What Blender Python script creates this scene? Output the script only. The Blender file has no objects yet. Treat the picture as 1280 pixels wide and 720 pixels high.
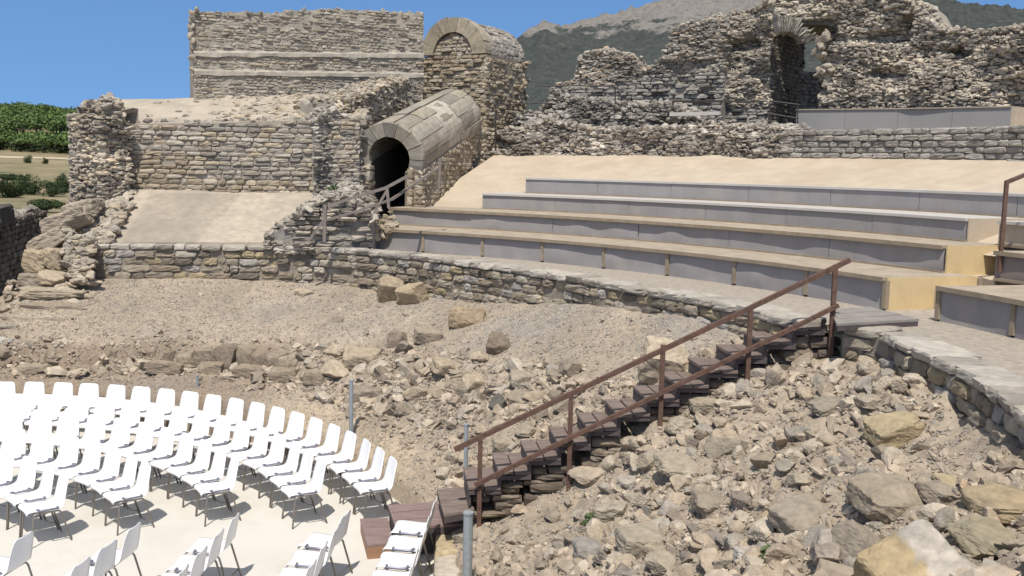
import bpy, math, numpy as np
from mathutils import Matrix, Vector
rng = np.random.default_rng(11)
rad = math.radians
scene = bpy.context.scene
COL = scene.collection

# ------------------------------------------------------------------ survey of the site
# the photograph's camera, used as a theodolite: pixel + known height (or distance) -> point
F = 1244.0; CZ = 4.75; PITCH = math.atan(152 / 1244); ROLL = .021
def _rx(a):
    c, s = math.cos(a), math.sin(a); return np.array([[1, 0, 0], [0, c, -s], [0, s, c]])
def _rz(a):
    c, s = math.cos(a), math.sin(a); return np.array([[c, -s, 0], [s, c, 0], [0, 0, 1.]])
RC = _rx(math.pi / 2 - PITCH) @ _rz(ROLL)
O = np.array([0, 0, CZ])
def ray(px, py): return RC @ np.array([(px - 640) / F, (360 - py) / F, -1])
def atz(px, py, z):
    d = ray(px, py); return O + d * ((z - CZ) / d[2])
def aty(px, py, y):
    d = ray(px, py); return O + d * (y / d[1])
def proj(P):
    q = (np.asarray(P, float) - O) @ RC; return 640 + F * q[..., 0] / -q[..., 2], 360 - F * q[..., 1] / -q[..., 2]
C = np.array([-8.1, 9.95])            # centre of the orchestra
def pol(th, r): return np.array([C[0] + r * math.cos(rad(th)), C[1] + r * math.sin(rad(th))])

# ------------------------------------------------------------------ noise
def _h(i, j, k, s):
    n = (i * 374761393 + j * 668265263 + k * 2147483647 + s * 974634777).astype(np.int64) & 0xffffffff
    n = ((n ^ (n >> 13)) * 1274126177) & 0xffffffff
    n = (n ^ (n >> 16)) & 0xffffffff
    return n / 4294967295.0
def noise(P, s=0):
    P = np.asarray(P, float); I = np.floor(P).astype(np.int64); f = P - I; f = f * f * (3 - 2 * f)
    i, j, k = I[..., 0], I[..., 1], I[..., 2]; r = 0
    for a in (0, 1):
        for b in (0, 1):
            for c in (0, 1):
                w = (f[..., 0] if a else 1 - f[..., 0]) * (f[..., 1] if b else 1 - f[..., 1]) * (f[..., 2] if c else 1 - f[..., 2])
                r = r + w * _h(i + a, j + b, k + c, s)
    return r * 2 - 1
def fbm(P, o=4, s=0):
    r = 0; a = 1.; t = 0
    for q in range(o):
        r = r + a * noise(np.asarray(P) * 2 ** q + 17.3 * q, s + q); t += a; a *= .5
    return r / t

# ------------------------------------------------------------------ mesh plumbing
class MB:
    def __init__(s): s.V = []; s.F = []; s.T = []; s.n = 0
    def add(s, V, Fs, tint=(.35, .3, .25)):
        V = np.asarray(V, float).reshape(-1, 3)
        for Fc in (Fs if isinstance(Fs, list) else [Fs]):
            Fc = np.asarray(Fc, int)
            if len(Fc): s.F.append(Fc + s.n)
        t = np.asarray(tint, float)
        s.T.append(np.broadcast_to(t, V.shape).copy() if t.ndim == 1 else t); s.V.append(V); s.n += len(V)
    def build(s, name, mat, parent=None, smooth=False, loc=None):
        V = np.concatenate(s.V); T = np.concatenate(s.T)
        if loc is not None: V = V - np.asarray(loc)
        me = bpy.data.meshes.new(name); me.vertices.add(len(V)); me.vertices.foreach_set('co', V.astype(np.float32).ravel())
        lt = np.concatenate([np.full(len(f), f.shape[1]) for f in s.F]); li = np.concatenate([f.ravel() for f in s.F])
        me.loops.add(len(li)); me.loops.foreach_set('vertex_index', li.astype(np.int32))
        me.polygons.add(len(lt)); me.polygons.foreach_set('loop_start', np.concatenate([[0], np.cumsum(lt)[:-1]]).astype(np.int32))
        me.polygons.foreach_set('use_smooth', np.full(len(lt), bool(smooth)))
        me.update(calc_edges=True); me.validate()
        a = me.color_attributes.new('tint', 'FLOAT_COLOR', 'POINT')
        a.data.foreach_set('color', np.c_[T, np.ones(len(T))].astype(np.float32).ravel())
        if mat: me.materials.append(mat)
        o = bpy.data.objects.new(name, me); COL.objects.link(o)
        if parent: o.parent = parent
        if loc is not None: o.location = loc
        return o
def tag(o, label=None, cat=None, group=None, kind=None):
    if label: o['label'] = label
    if cat: o['category'] = cat
    if group: o['group'] = group
    if kind: o['kind'] = kind
    return o
def empty(name, loc, rz=0):
    o = bpy.data.objects.new(name, None); COL.objects.link(o); o.location = loc; o.rotation_euler = (0, 0, rz); o.empty_display_size = .2; return o

def _cube(n):
    idx = {}; V = []; Fq = []
    def vid(p):
        k = tuple(int(round(c)) for c in p)
        if k not in idx: idx[k] = len(V); V.append([2 * c / n - 1 for c in k])
        return idx[k]
    for ax in range(3):
        for sd in (0, n):
            for i in range(n):
                for j in range(n):
                    q = []
                    for (u, v) in ((i, j), (i + 1, j), (i + 1, j + 1), (i, j + 1)):
                        p = [0, 0, 0]; p[ax] = sd; p[(ax + 1) % 3] = u; p[(ax + 2) % 3] = v; q.append(vid(p))
                    Fq.append(q if sd else q[::-1])
    return np.array(V), np.array(Fq)
CUBE = {n: _cube(n) for n in (1, 2, 3, 4, 8, 14)}
def _ico(n):
    t = (1 + 5 ** .5) / 2
    V = [[-1, t, 0], [1, t, 0], [-1, -t, 0], [1, -t, 0], [0, -1, t], [0, 1, t], [0, -1, -t], [0, 1, -t], [t, 0, -1], [t, 0, 1], [-t, 0, -1], [-t, 0, 1]]
    V = [list(np.array(v) / np.linalg.norm(v)) for v in V]
    Fc = [[0, 11, 5], [0, 5, 1], [0, 1, 7], [0, 7, 10], [0, 10, 11], [1, 5, 9], [5, 11, 4], [11, 10, 2], [10, 7, 6], [7, 1, 8], [3, 9, 4], [3, 4, 2], [3, 2, 6], [3, 6, 8], [3, 8, 9], [4, 9, 5], [2, 4, 11], [6, 2, 10], [8, 6, 7], [9, 8, 1]]
    for _ in range(n):
        c = {}; G = []
        def mid(a, b):
            k = (min(a, b), max(a, b))
            if k not in c:
                m = np.array(V[a]) + np.array(V[b]); c[k] = len(V); V.append(list(m / np.linalg.norm(m)))
            return c[k]
        for a, b, d in Fc:
            x, y, z = mid(a, b), mid(b, d), mid(d, a); G += [[a, x, z], [b, y, x], [d, z, y], [x, y, z]]
        Fc = G
    return np.array(V), np.array(Fc)
ICO = {n: _ico(n) for n in (1, 2, 3, 4)}
def rand_rot(n, tilt=None):
    if tilt is None:
        q = rng.normal(size=(n, 4)); q /= np.linalg.norm(q, axis=1)[:, None]
    else:
        a = rng.uniform(0, 6.283, n); ax = rng.normal(0, tilt, (n, 2))
        q = np.c_[np.cos(a / 2), ax[:, 0] * .5, ax[:, 1] * .5, np.sin(a / 2)]; q /= np.linalg.norm(q, axis=1)[:, None]
    w, x, y, z = q.T
    return np.stack([np.stack([1 - 2 * (y * y + z * z), 2 * (x * y - z * w), 2 * (x * z + y * w)], -1), np.stack([2 * (x * y + z * w), 1 - 2 * (x * x + z * z), 2 * (y * z - x * w)], -1), np.stack([2 * (x * z - y * w), 2 * (y * z + x * w), 1 - 2 * (x * x + y * y)], -1)], 1)
def blocks(mb, ctr, half, R, tint, n=3, k=6., jit=.05):
    """many dressed stones: rounded, knocked about"""
    ctr = np.asarray(ctr, float); N = len(ctr)
    if not N: return
    V0, F0 = CUBE[n]
    q = V0 / ((np.abs(V0) ** k).sum(1) ** (1 / k))[:, None]
    V = q[None] + rng.normal(0, jit, (N, len(V0), 3))
    V *= 1 + V0[None][:, :, [1, 2, 0]] * rng.normal(0, .07, (N, 1, 3))
    V *= np.asarray(half)[:, None, :]
    V = np.einsum('nij,nvj->nvi', R, V) + ctr[:, None, :]
    Fs = (F0[None] + (np.arange(N) * len(V0))[:, None, None]).reshape(-1, 4)
    tint = np.asarray(tint, float); tint = np.repeat(tint, len(V0), 0)
    mb.add(V.reshape(-1, 3), Fs, tint)
def rocks(mb, ctr, scl, tint, lvl=2, planes=12, cut=(.4, .9), tilt=None, rough=.03):
    """many broken stones: spheres cut by random planes"""
    ctr = np.asarray(ctr, float); N = len(ctr)
    if not N: return
    D, F0 = ICO[lvl]; scl = np.asarray(scl, float); tint = np.asarray(tint, float)
    for a in range(0, N, 400):
        c = ctr[a:a + 400]; m = len(c)
        nn = rng.normal(size=(m, planes, 3)); nn /= np.linalg.norm(nn, axis=2)[..., None]
        d = rng.uniform(cut[0], cut[1], (m, planes))
        dot = np.einsum('vj,npj->nvp', D, nn)
        r = np.where(dot > .05, d[:, None, :] / np.maximum(dot, .05), 9).min(2); r = np.minimum(r, 1.)
        V = D[None] * r[..., None] + rng.normal(0, rough, (m, len(D), 3))
        V *= scl[a:a + 400][:, None, :]
        V = np.einsum('nij,nvj->nvi', rand_rot(m, tilt), V) + c[:, None, :]
        mb.add(V.reshape(-1, 3), (F0[None] + (np.arange(m) * len(D))[:, None, None]).reshape(-1, 3), np.repeat(tint[a:a + 400], len(D), 0))
def box(mb, c, h, tint=(.3, .3, .3), R=None, bev=.0):
    V0, F0 = CUBE[1]
    if bev:
        V0, F0 = CUBE[3]; h = np.asarray(h, float); P = np.where(np.abs(V0) > .9, np.sign(V0) * h, np.sign(V0) * (h - bev))
        big = (np.abs(V0) > .9).sum(1) > 1
        P = np.where((np.abs(V0) > .9) & big[:, None], np.sign(V0) * (h - bev * .45), P); V = P
    else: V = V0 * np.asarray(h, float)
    if R is not None: V = V @ np.asarray(R).T
    mb.add(V + np.asarray(c, float), F0, tint)
def frame2(t):
    """3x3 with columns: along t, outward (right of t), up"""
    t = np.asarray(t, float) / np.linalg.norm(t); return np.array([[t[0], t[1], 0], [t[1], -t[0], 0], [0, 0, 1.]])
def tube(mb, pts, r, tint=(.3, .3, .3), n=8, square=False):
    pts = np.asarray(pts, float); L = []
    for i, p in enumerate(pts):
        t = pts[min(i + 1, len(pts) - 1)] - pts[max(i - 1, 0)]; t /= np.linalg.norm(t)
        u = np.cross(t, [0, 0, 1.]); 
        if np.linalg.norm(u) < 1e-3: u = np.array([1., 0, 0])
        u /= np.linalg.norm(u); v = np.cross(u, t)
        rr = r if np.isscalar(r) else r[i]
        m = 4 if square else n; a0 = math.pi / 4 if square else 0
        for k in range(m):
            a = a0 + 2 * math.pi * k / m; L.append(p + rr * (1.414 if square else 1) * (math.cos(a) * u + math.sin(a) * v))
    m = 4 if square else n; Fq = []
    for i in range(len(pts) - 1):
        for k in range(m): Fq.append([i * m + k, i * m + (k + 1) % m, (i + 1) * m + (k + 1) % m, (i + 1) * m + k])
    mb.add(L, [np.array(Fq), np.array([list(range(m))[::-1]]), np.array([[(len(pts) - 1) * m + k for k in range(m)]])], tint)
def grid_faces(a, b, wrap=False):
    i = np.arange(a - 1)[:, None]; j = np.arange(b - 1)[None]
    return np.stack([i * b + j, (i + 1) * b + j, (i + 1) * b + j + 1, i * b + j + 1], -1).reshape(-1, 4)

# ------------------------------------------------------------------ materials
def _new(name):
    m = bpy.data.materials.new(name); m.use_nodes = True; nt = m.node_tree
    return m, nt, nt.nodes['Principled BSDF']
def N(nt, t, **kw):
    n = nt.nodes.new(t)
    for k, v in kw.items():
        if k in n.inputs: n.inputs[k].default_value = v
        else: setattr(n, k, v)
    return n
def ramp(nt, stops):
    r = nt.nodes.new('ShaderNodeValToRGB'); e = r.color_ramp.elements
    while len(e) < len(stops): e.new(.5)
    for x, (p, c) in zip(e, stops): x.position = p; x.color = (*c, 1) if len(c) == 3 else c
    return r
def mixc(nt, a, b, f, mode='MIX'):
    m = nt.nodes.new('ShaderNodeMix'); m.data_type = 'RGBA'; m.blend_type = mode; L = nt.links.new
    for s, v in ((m.inputs[0], f), (m.inputs[6], a), (m.inputs[7], b)):
        if hasattr(v, 'is_output'): L(v, s)
        else: s.default_value = v if not isinstance(v, tuple) else (*v, 1)
    return m.outputs[2]
def stone_mat(name, scale=1., bump=.5, contrast=(.74, 1.2), lichen=.24, rough=.92, pit=.5):
    m, nt, b = _new(name); L = nt.links.new
    at = N(nt, 'ShaderNodeAttribute', attribute_name='tint'); g = N(nt, 'ShaderNodeNewGeometry')
    n1 = N(nt, 'ShaderNodeTexNoise', Scale=7 * scale, Detail=6., Roughness=.65); L(g.outputs['Position'], n1.inputs['Vector'])
    a, c = contrast
    r1 = ramp(nt, [(.3, (a, a, a)), (.7, (c, c, c))]); L(n1.outputs['Fac'], r1.inputs[0])
    col = mixc(nt, at.outputs['Color'], r1.outputs[0], 1., 'MULTIPLY')
    n2 = N(nt, 'ShaderNodeTexNoise', Scale=2.1 * scale, Detail=8., Roughness=.7); L(g.outputs['Position'], n2.inputs['Vector'])
    r2 = ramp(nt, [(.55, (0, 0, 0)), (.72, (lichen, lichen, lichen))]); L(n2.outputs['Fac'], r2.inputs[0])
    col = mixc(nt, col, (.115, .105, .09), r2.outputs[0])
    n3 = N(nt, 'ShaderNodeTexNoise', Scale=3.3 * scale, Detail=8., Roughness=.75); L(g.outputs['Position'], n3.inputs['Vector'])
    r3 = ramp(nt, [(.6, (0, 0, 0)), (.75, (.5, .5, .5))]); L(n3.outputs['Fac'], r3.inputs[0])
    col = mixc(nt, col, (.47, .435, .375), r3.outputs[0])
    L(col, b.inputs['Base Color']); b.inputs['Roughness'].default_value = rough
    n4 = N(nt, 'ShaderNodeTexNoise', Scale=34 * scale, Detail=7., Roughness=.7); L(g.outputs['Position'], n4.inputs['Vector'])
    bp = N(nt, 'ShaderNodeBump', Strength=bump, Distance=.03 / scale); L(n4.outputs['Fac'], bp.inputs['Height'])
    L(bp.outputs[0], b.inputs['Normal']); return m
def plain(name, col, rough=.6, metal=0., var=.15, scale=6., bump=.0, bscale=40., stain=None, stretch=None):
    m, nt, b = _new(name); L = nt.links.new
    tc = N(nt, 'ShaderNodeTexCoord'); vec = tc.outputs['Object']
    if stretch:
        mp = N(nt, 'ShaderNodeMapping'); mp.inputs['Scale'].default_value = stretch; L(vec, mp.inputs['Vector']); vec = mp.outputs[0]
    n1 = N(nt, 'ShaderNodeTexNoise', Scale=scale, Detail=6., Roughness=.65); L(vec, n1.inputs['Vector'])
    r1 = ramp(nt, [(.3, tuple(c * (1 - var) for c in col)), (.7, tuple(min(1, c * (1 + var)) for c in col))]); L(n1.outputs['Fac'], r1.inputs[0])
    out = r1.outputs[0]
    if stain:
        n2 = N(nt, 'ShaderNodeTexNoise', Scale=stain[1], Detail=7., Roughness=.7); L(vec, n2.inputs['Vector'])
        r2 = ramp(nt, [(stain[2], (0, 0, 0)), (stain[2] + .14, (stain[3],) * 3)]); L(n2.outputs['Fac'], r2.inputs[0])
        out = mixc(nt, out, stain[0], r2.outputs[0])
    L(out, b.inputs['Base Color']); b.inputs['Roughness'].default_value = rough; b.inputs['Metallic'].default_value = metal
    if bump:
        n4 = N(nt, 'ShaderNodeTexNoise', Scale=bscale, Detail=6.); L(vec, n4.inputs['Vector'])
        bp = N(nt, 'ShaderNodeBump', Strength=bump, Distance=.02); L(n4.outputs['Fac'], bp.inputs['Height']); L(bp.outputs[0], b.inputs['Normal'])
    return m
M_STONE = stone_mat('weathered_stone')
M_FAR = stone_mat('weathered_masonry', .8, .6, (.72, 1.22), .28)
M_ROCK = stone_mat('broken_rock', 1.6, .6, (.7, 1.2), .18)
M_GROUND = stone_mat('dusty_rubble_ground', 2.2, .9, (.72, 1.2), .22)
M_CONC = plain('sand_concrete', (.47, .39, .29), .9, 0, .1, 2.2, .3, 45, ((.40, .32, .225), .45, .5, .7))
M_SLAB = plain('grey_sand_concrete', (.40, .34, .265), .9, 0, .2, 5, .5, 45, ((.30, .26, .21), .45, .47, .7))
M_FLOOR = plain('cream_floor', (.60, .57, .51), .8, 0, .035, .8, .08, 90, ((.52, .48, .41), .5, .5, .6))
M_PANEL = plain('grey_seat_panel', (.28, .262, .252), .8, 0, .10, 2.5, .1, 50, ((.36, .315, .26), 1.2, .55, .45), (1, 1, .5))
M_PANEL_BROWN = plain('brown_seat_panel', (.23, .19, .165), .8, 0, .12, 2, .1, 50)
M_PLANK = plain('weathered_plank', (.36, .30, .225), .85, 0, .2, 3, .3, 30, None, (1, 1, 6))
M_PLANKEDGE = plain('plank_edge', (.27, .215, .15), .85, 0, .2, 5, .2, 30)
M_YELLOW = plain('yellow_plywood', (.60, .455, .245), .7, 0, .1, 2.5, .05, 30, ((.5, .34, .15), 2., .55, .5))
M_WHITETOP = plain('pale_stone_top', (.47, .44, .40), .8, 0, .08, 3)
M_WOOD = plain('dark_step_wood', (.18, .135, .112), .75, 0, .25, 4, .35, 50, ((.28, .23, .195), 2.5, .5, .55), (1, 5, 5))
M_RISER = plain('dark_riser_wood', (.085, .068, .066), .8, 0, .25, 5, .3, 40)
M_BOXWOOD = plain('brown_box_wood', (.30, .165, .095), .7, 0, .2, 5, .2, 40, None, (1, 1, 5))
M_RUST = plain('rusty_steel', (.135, .078, .056), .75, .25, .35, 14, .25, 70, ((.23, .11, .06), 8, .55, .6))
M_GALV = plain('galvanised_steel', (.33, .36, .37), .6, .3, .15, 20)
M_RAIL = plain('weathered_rail_wood', (.21, .175, .15), .85, 0, .25, 8, .3, 50)
M_CHAIR = plain('white_plastic', (.80, .80, .80), .32, 0, .015, 4)
M_TUBE = plain('dull_steel_tube', (.27, .25, .225), .42, .7, .1, 10)
M_LINK = plain('link_bracket_steel', (.24, .235, .29), .4, .6, .1, 10)
M_LEAF = plain('shrub_leaf', (.055, .085, .028), .7, 0, .4, 1.5)

# palettes (linear)
PAL = dict(
    tan=[(.41, .35, .27), (.375, .32, .245), (.43, .375, .295), (.35, .30, .235), (.315, .27, .215), (.41, .335, .235)],
    grey=[(.35, .31, .255), (.31, .275, .225), (.395, .35, .285), (.275, .245, .205), (.24, .215, .18), (.42, .375, .31)],
    warm=[(.385, .315, .22), (.35, .285, .195), (.41, .345, .25), (.31, .25, .175), (.27, .215, .15), (.43, .375, .29)],
    dark=[(.235, .21, .175), (.20, .175, .145), (.275, .245, .205), (.17, .15, .125), (.33, .30, .255), (.38, .345, .295)],
    pod=[(.36, .31, .235), (.32, .27, .205), (.285, .24, .18), (.22, .18, .13), (.39, .345, .28), (.33, .30, .26), (.33, .265, .165), (.165, .138, .105), (.26, .21, .15)],
    rub=[(.42, .345, .26), (.395, .32, .238), (.355, .29, .215), (.46, .385, .295), (.30, .245, .185), (.385, .33, .26)])
def tints(p, n, jit=.1):
    P = np.array(PAL[p] if isinstance(p, str) else p); return P[rng.integers(0, len(P), n)] * rng.uniform(1 - jit, 1 + jit, (n, 1))

# ------------------------------------------------------------------ masonry
class Path:
    def __init__(s, pts):
        s.p = np.asarray(pts, float)[:, :2]; d = np.hypot(*np.diff(s.p, axis=0).T); s.u = np.r_[0, np.cumsum(d)]; s.L = s.u[-1]
    def at(s, u):
        u = np.asarray(u, float); return np.stack([np.interp(u, s.u, s.p[:, 0]), np.interp(u, s.u, s.p[:, 1])], -1)
    def tan(s, u):
        e = .08; a = s.at(np.clip(np.asarray(u) - e, 0, s.L)); b = s.at(np.clip(np.asarray(u) + e, 0, s.L)); t = b - a; return t / np.maximum(np.linalg.norm(t, axis=-1, keepdims=True), 1e-9)
    def nor(s, u): t = s.tan(u); return np.stack([t[..., 1], -t[..., 0]], -1)     # towards the viewer when the path runs left to right
    def frames(s, u):
        t = s.tan(u); n = np.zeros((len(t), 3, 3)); n[:, 0, 0] = t[:, 0]; n[:, 1, 0] = t[:, 1]; n[:, 0, 1] = t[:, 1]; n[:, 1, 1] = -t[:, 0]; n[:, 2, 2] = 1; return n
def fn(v): return v if callable(v) else (lambda u: np.full(np.shape(u), float(v)))
def core(mb, path, zb, zt, thick, tint=(.345, .30, .24), inset=.03, off=None, res=.14, rough=.02, seed=0):
    """the solid body behind the facing stones"""
    zb, zt = fn(zb), fn(zt); nu = max(3, int(path.L / res) + 1); u = np.linspace(0, path.L, nu)
    h = float(np.max(zt(u) - zb(u))); nv = max(3, int(h / res) + 1); v = np.linspace(0, 1, nv)
    U, Vv = np.meshgrid(u, v, indexing='ij'); Z = zb(U) + (zt(U) - inset * .6 - zb(U)) * Vv
    P0 = path.at(U); n = path.nor(U)
    o = -inset + (off(U, Z) if off else 0); o = o + rough * fbm(np.stack([U * 4, Z * 5, 0 * Z + seed], -1), 5, seed)
    fr = np.concatenate([P0 + n * np.asarray(o)[..., None], Z[..., None]], -1)
    nt = max(2, int(thick / res / 1.5)); tops = []
    for k in range(1, nt + 1):
        q = fr[:, -1, :].copy(); w = k / nt
        q[:, :2] = fr[:, -1, :2] * (1 - w) + w * (path.at(u) - path.nor(u) * thick)
        q[:, 2] += rough * 2 * fbm(np.stack([u * 3, u * 0 + k, u * 0 + seed], -1), 3, seed + 5); tops.append(q)
    bk = tops[-1].copy(); bk[:, 2] = zb(u)
    S = np.concatenate([fr, np.stack(tops, 1), bk[:, None]], 1); a, b = S.shape[:2]
    Fq = grid_faces(a, b)
    mb.add(S.reshape(-1, 3), [Fq, np.array([list(range(b))[::-1]]), np.array([[(a - 1) * b + j for j in range(b)]])], tint)
def coursed(mb, path, zb, zt, h=.16, ln=(.22, .5), depth=.22, proud=.02, pal='tan', pale=None, skip=.02, jit=.05, n=3, u0=0, u1=None, off=None, drop=.5, hj=.12):
    zb, zt = fn(zb), fn(zt); u1 = path.L if u1 is None else u1
    us = np.linspace(u0, u1, 60); z0 = float(np.min(zb(us))); z1 = float(np.max(zt(us)))
    Cc, H, U, Tn = [], [], [], []; z = z0; row = 0
    while z < z1:
        hh = h * rng.uniform(1 - hj, 1 + hj); u = u0 - rng.uniform(0, ln[0])
        while u < u1:
            w = rng.uniform(*ln) * (1 if rng.random() > .15 else 1.4); a = max(u, u0); b = min(u + w, u1)
            um = (a + b) / 2; zm = z + hh * .5
            if b - a > .05 and zb(um) - hh * .3 < zm < zt(um) + hh * (drop - 1) * .5 and rng.random() > skip:
                Cc.append([um, zm]); H.append([(b - a) / 2 - .006, depth / 2, hh / 2 - .004]); U.append(um)
                Tn.append((pale(um, zm) if pale else None) or pal)
            u += w
        z += hh; row += 1
    if not Cc: return
    Cc = np.array(Cc); U = np.array(U); p = path.at(U); nn = path.nor(U)
    o = rng.normal(0, proud, len(U)) - depth / 2 + (off(U, Cc[:, 1]) if off else 0)
    ctr = np.c_[p + nn * o[:, None], Cc[:, 1]]
    tn = np.array([tints(t, 1)[0] for t in Tn]); Rm = path.frames(U)
    rr = rng.normal(0, .025, len(U)); cr, sr = np.cos(rr), np.sin(rr); Q = np.zeros((len(U), 3, 3)); Q[:, 0, 0] = cr; Q[:, 0, 2] = -sr; Q[:, 2, 0] = sr; Q[:, 2, 2] = cr; Q[:, 1, 1] = 1
    blocks(mb, ctr, np.array(H), Rm @ Q, tn, n=n, jit=jit)
def path_in(path, U, d): n = path.nor(U); return -np.c_[n * np.asarray(d)[:, None], 0 * U]
def rubble_face(mb, path, zb, zt, size=(.08, .2), pal='tan', fill=1., depth=.7, off=None, lvl=2, flat=.7, tone=None, top=True, thick=.5, u0=0, u1=None):
    zb, zt = fn(zb), fn(zt); u1 = path.L if u1 is None else u1
    ms = (size[0] + size[1]) * .5 * .7
    nu = max(2, int((u1 - u0) / ms)); us = np.linspace(u0, u1, 40); zmin = np.min(zb(us)); zmax = np.max(zt(us)); nv = max(2, int((zmax - zmin) / (ms * .8)))
    U, Z = np.meshgrid(u0 + (np.arange(nu) + .5) / nu * (u1 - u0), zmin + (np.arange(nv) + .5) / nv * (zmax - zmin), indexing='ij')
    U = (U + rng.uniform(-.5, .5, U.shape) * ms).ravel(); Z = (Z + rng.uniform(-.4, .4, Z.shape) * ms).ravel()
    k = (Z < zt(U)) & (Z > zb(U) - .02) & (rng.random(len(U)) < fill) & (U > u0) & (U < u1); U, Z = U[k], Z[k]
    s = size[0] + (size[1] - size[0]) * rng.random(len(U)) ** 1.6
    o = -s * .25 + rng.normal(0, .02, len(U)) + (off(U, Z) if off else 0)
    ctr = np.c_[path.at(U) + path.nor(U) * np.asarray(o)[:, None], Z]
    t = tints(pal, len(U), .15)
    t = t * (1.06 + .75 * fbm(np.stack([U * .9, Z * 1.3, 0 * U + len(U)], -1), 4, 15))[:, None]
    nb = rng.random(len(U)) < .68; m = nb.sum(); Rm = path.frames(U); rr = rng.normal(0, .10, len(U)); yy = rng.normal(0, .3, len(U))
    cr, sr, cy, sy = np.cos(rr), np.sin(rr), np.cos(yy), np.sin(yy); Z0 = 0 * cr; Z1_ = Z0 + 1
    Q = np.stack([np.stack([cr * cy, -sy, -sr * cy], -1), np.stack([cr * sy, cy, -sr * sy], -1), np.stack([sr, Z0, cr], -1)], 1)
    hs_ = np.c_[s * rng.uniform(.55, 1.25, len(U)), s * rng.uniform(.5, .9, len(U)), s * rng.uniform(.22, .46, len(U))] * .82
    if m: blocks(mb, (ctr + path_in(path, U, s * .4))[nb], hs_[nb], (Rm @ Q)[nb], t[nb], n=3, k=7, jit=.13)
    sc = np.c_[s * rng.uniform(.6, 1.1, len(U)), s * rng.uniform(.5, .9, len(U)), s * rng.uniform(.35, .65, len(U))] * .85
    rocks(mb, (ctr + path_in(path, U, s * .38))[~nb], sc[~nb], t[~nb], lvl, 10, (.4, .9), .3)
    if top:
        nt = int((u1 - u0) * thick / (ms * ms) * .8); U = rng.uniform(u0, u1, nt); W = rng.uniform(0, thick, nt)
        s = size[0] + (size[1] - size[0]) * rng.random(nt) ** 1.6
        oo = -W + (off(U, zt(U)) if off else 0)
        ctr = np.c_[path.at(U) + path.nor(U) * np.asarray(oo)[:, None], zt(U) - .02 + rng.uniform(-.2, .5, nt) * s]
        sc = np.c_[s * rng.uniform(.6, 1., nt), s * rng.uniform(.6, 1., nt), s * rng.uniform(.45, .8, nt)] * .82
        t = tints(pal, nt, .15)
        rocks(mb, ctr, sc, t, lvl, 11, (.4, .85), .3)
def pxpath(l): return Path([aty(a, b, d)[:2] for a, b, d in l])
def pxz(path, l):
    """height profile along a path from (px, py) marks read where the path passes"""
    uu = np.linspace(0, path.L, 200); P = path.at(uu); X = [proj(np.r_[p, CZ])[0] for p in P]
    px = np.array([a for a, b in l], float); py = np.array([b for a, b in l], float); yy = np.interp(X, px, py)
    z = np.array([aty(a, b, p[1])[2] for a, b, p in zip(X, yy, P)])
    return lambda u: np.interp(u, uu, z)

# ------------------------------------------------------------------ camera, sun, sky
cam = bpy.data.cameras.new('camera'); co = bpy.data.objects.new('camera', cam); COL.objects.link(co); scene.camera = co
cam.sensor_width = 36; cam.lens = 36 * F / 1280; cam.clip_end = 9000; cam.clip_start = .1
co.matrix_world = Matrix.Translation((0, 0, CZ)) @ Matrix([list(r) for r in RC]).to_4x4()
SUN_DIR = np.array([-.10, -.995, 0]); SUN_DIR /= np.linalg.norm(SUN_DIR); EL = rad(61)
sl = bpy.data.lights.new('sun', 'SUN'); sl.energy = 4.7; sl.angle = rad(.53); sl.color = (1, .95, .875)
so = bpy.data.objects.new('sun', sl); COL.objects.link(so)
sd = Vector((SUN_DIR[0] * math.cos(EL), SUN_DIR[1] * math.cos(EL), math.sin(EL))); so.rotation_euler = sd.to_track_quat('Z', 'Y').to_euler(); so.location = (0, -20, 40)
w = bpy.data.worlds.new('World'); scene.world = w; w.use_nodes = True; nt = w.node_tree
sky = nt.nodes.new('ShaderNodeTexSky'); sky.sky_type = 'NISHITA'; sky.sun_disc = False; sky.sun_elevation = EL
sky.sun_rotation = math.atan2(sd.x, sd.y); sky.air_density = 1.; sky.dust_density = .25; sky.ozone_density = 2.2; sky.altitude = 60
tc = nt.nodes.new('ShaderNodeTexCoord'); va = nt.nodes.new('ShaderNodeVectorMath'); va.operation = 'ADD'; va.inputs[1].default_value = (0, 0, .30)
vn = nt.nodes.new('ShaderNodeVectorMath'); vn.operation = 'NORMALIZE'
nt.links.new(tc.outputs['Generated'], va.inputs[0]); nt.links.new(va.outputs[0], vn.inputs[0]); nt.links.new(vn.outputs[0], sky.inputs[0])
hs = nt.nodes.new('ShaderNodeHueSaturation'); hs.inputs['Saturation'].default_value = 1.16; hs.inputs['Value'].default_value = 1.2
nt.links.new(sky.outputs[0], hs.inputs['Color'])
# the unseen upper sky is greyed so its light leaves shadows less blue
sz_ = nt.nodes.new('ShaderNodeSeparateXYZ'); nt.links.new(tc.outputs['Generated'], sz_.inputs[0])
mr_ = nt.nodes.new('ShaderNodeMapRange'); mr_.inputs[1].default_value = .22; mr_.inputs[2].default_value = .55; nt.links.new(sz_.outputs['Z'], mr_.inputs[0])
h2 = nt.nodes.new('ShaderNodeHueSaturation'); h2.inputs['Saturation'].default_value = .38; h2.inputs['Value'].default_value = .8; nt.links.new(hs.outputs[0], h2.inputs['Color'])
mx_ = nt.nodes.new('ShaderNodeMix'); mx_.data_type = 'RGBA'; nt.links.new(mr_.outputs[0], mx_.inputs[0]); nt.links.new(hs.outputs[0], mx_.inputs[6]); nt.links.new(h2.outputs[0], mx_.inputs[7])
nt.links.new(mx_.outputs[2], nt.nodes['Background'].inputs[0]); nt.nodes['Background'].inputs[1].default_value = .15
vs = scene.view_settings; vs.view_transform = 'Standard'; vs.look = 'None'; vs.exposure = 0.0; vs.gamma = 1; vs.use_curve_mapping = False
scene.cycles.max_bounces = 5; scene.cycles.diffuse_bounces = 3; scene.cycles.use_denoising = True

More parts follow.
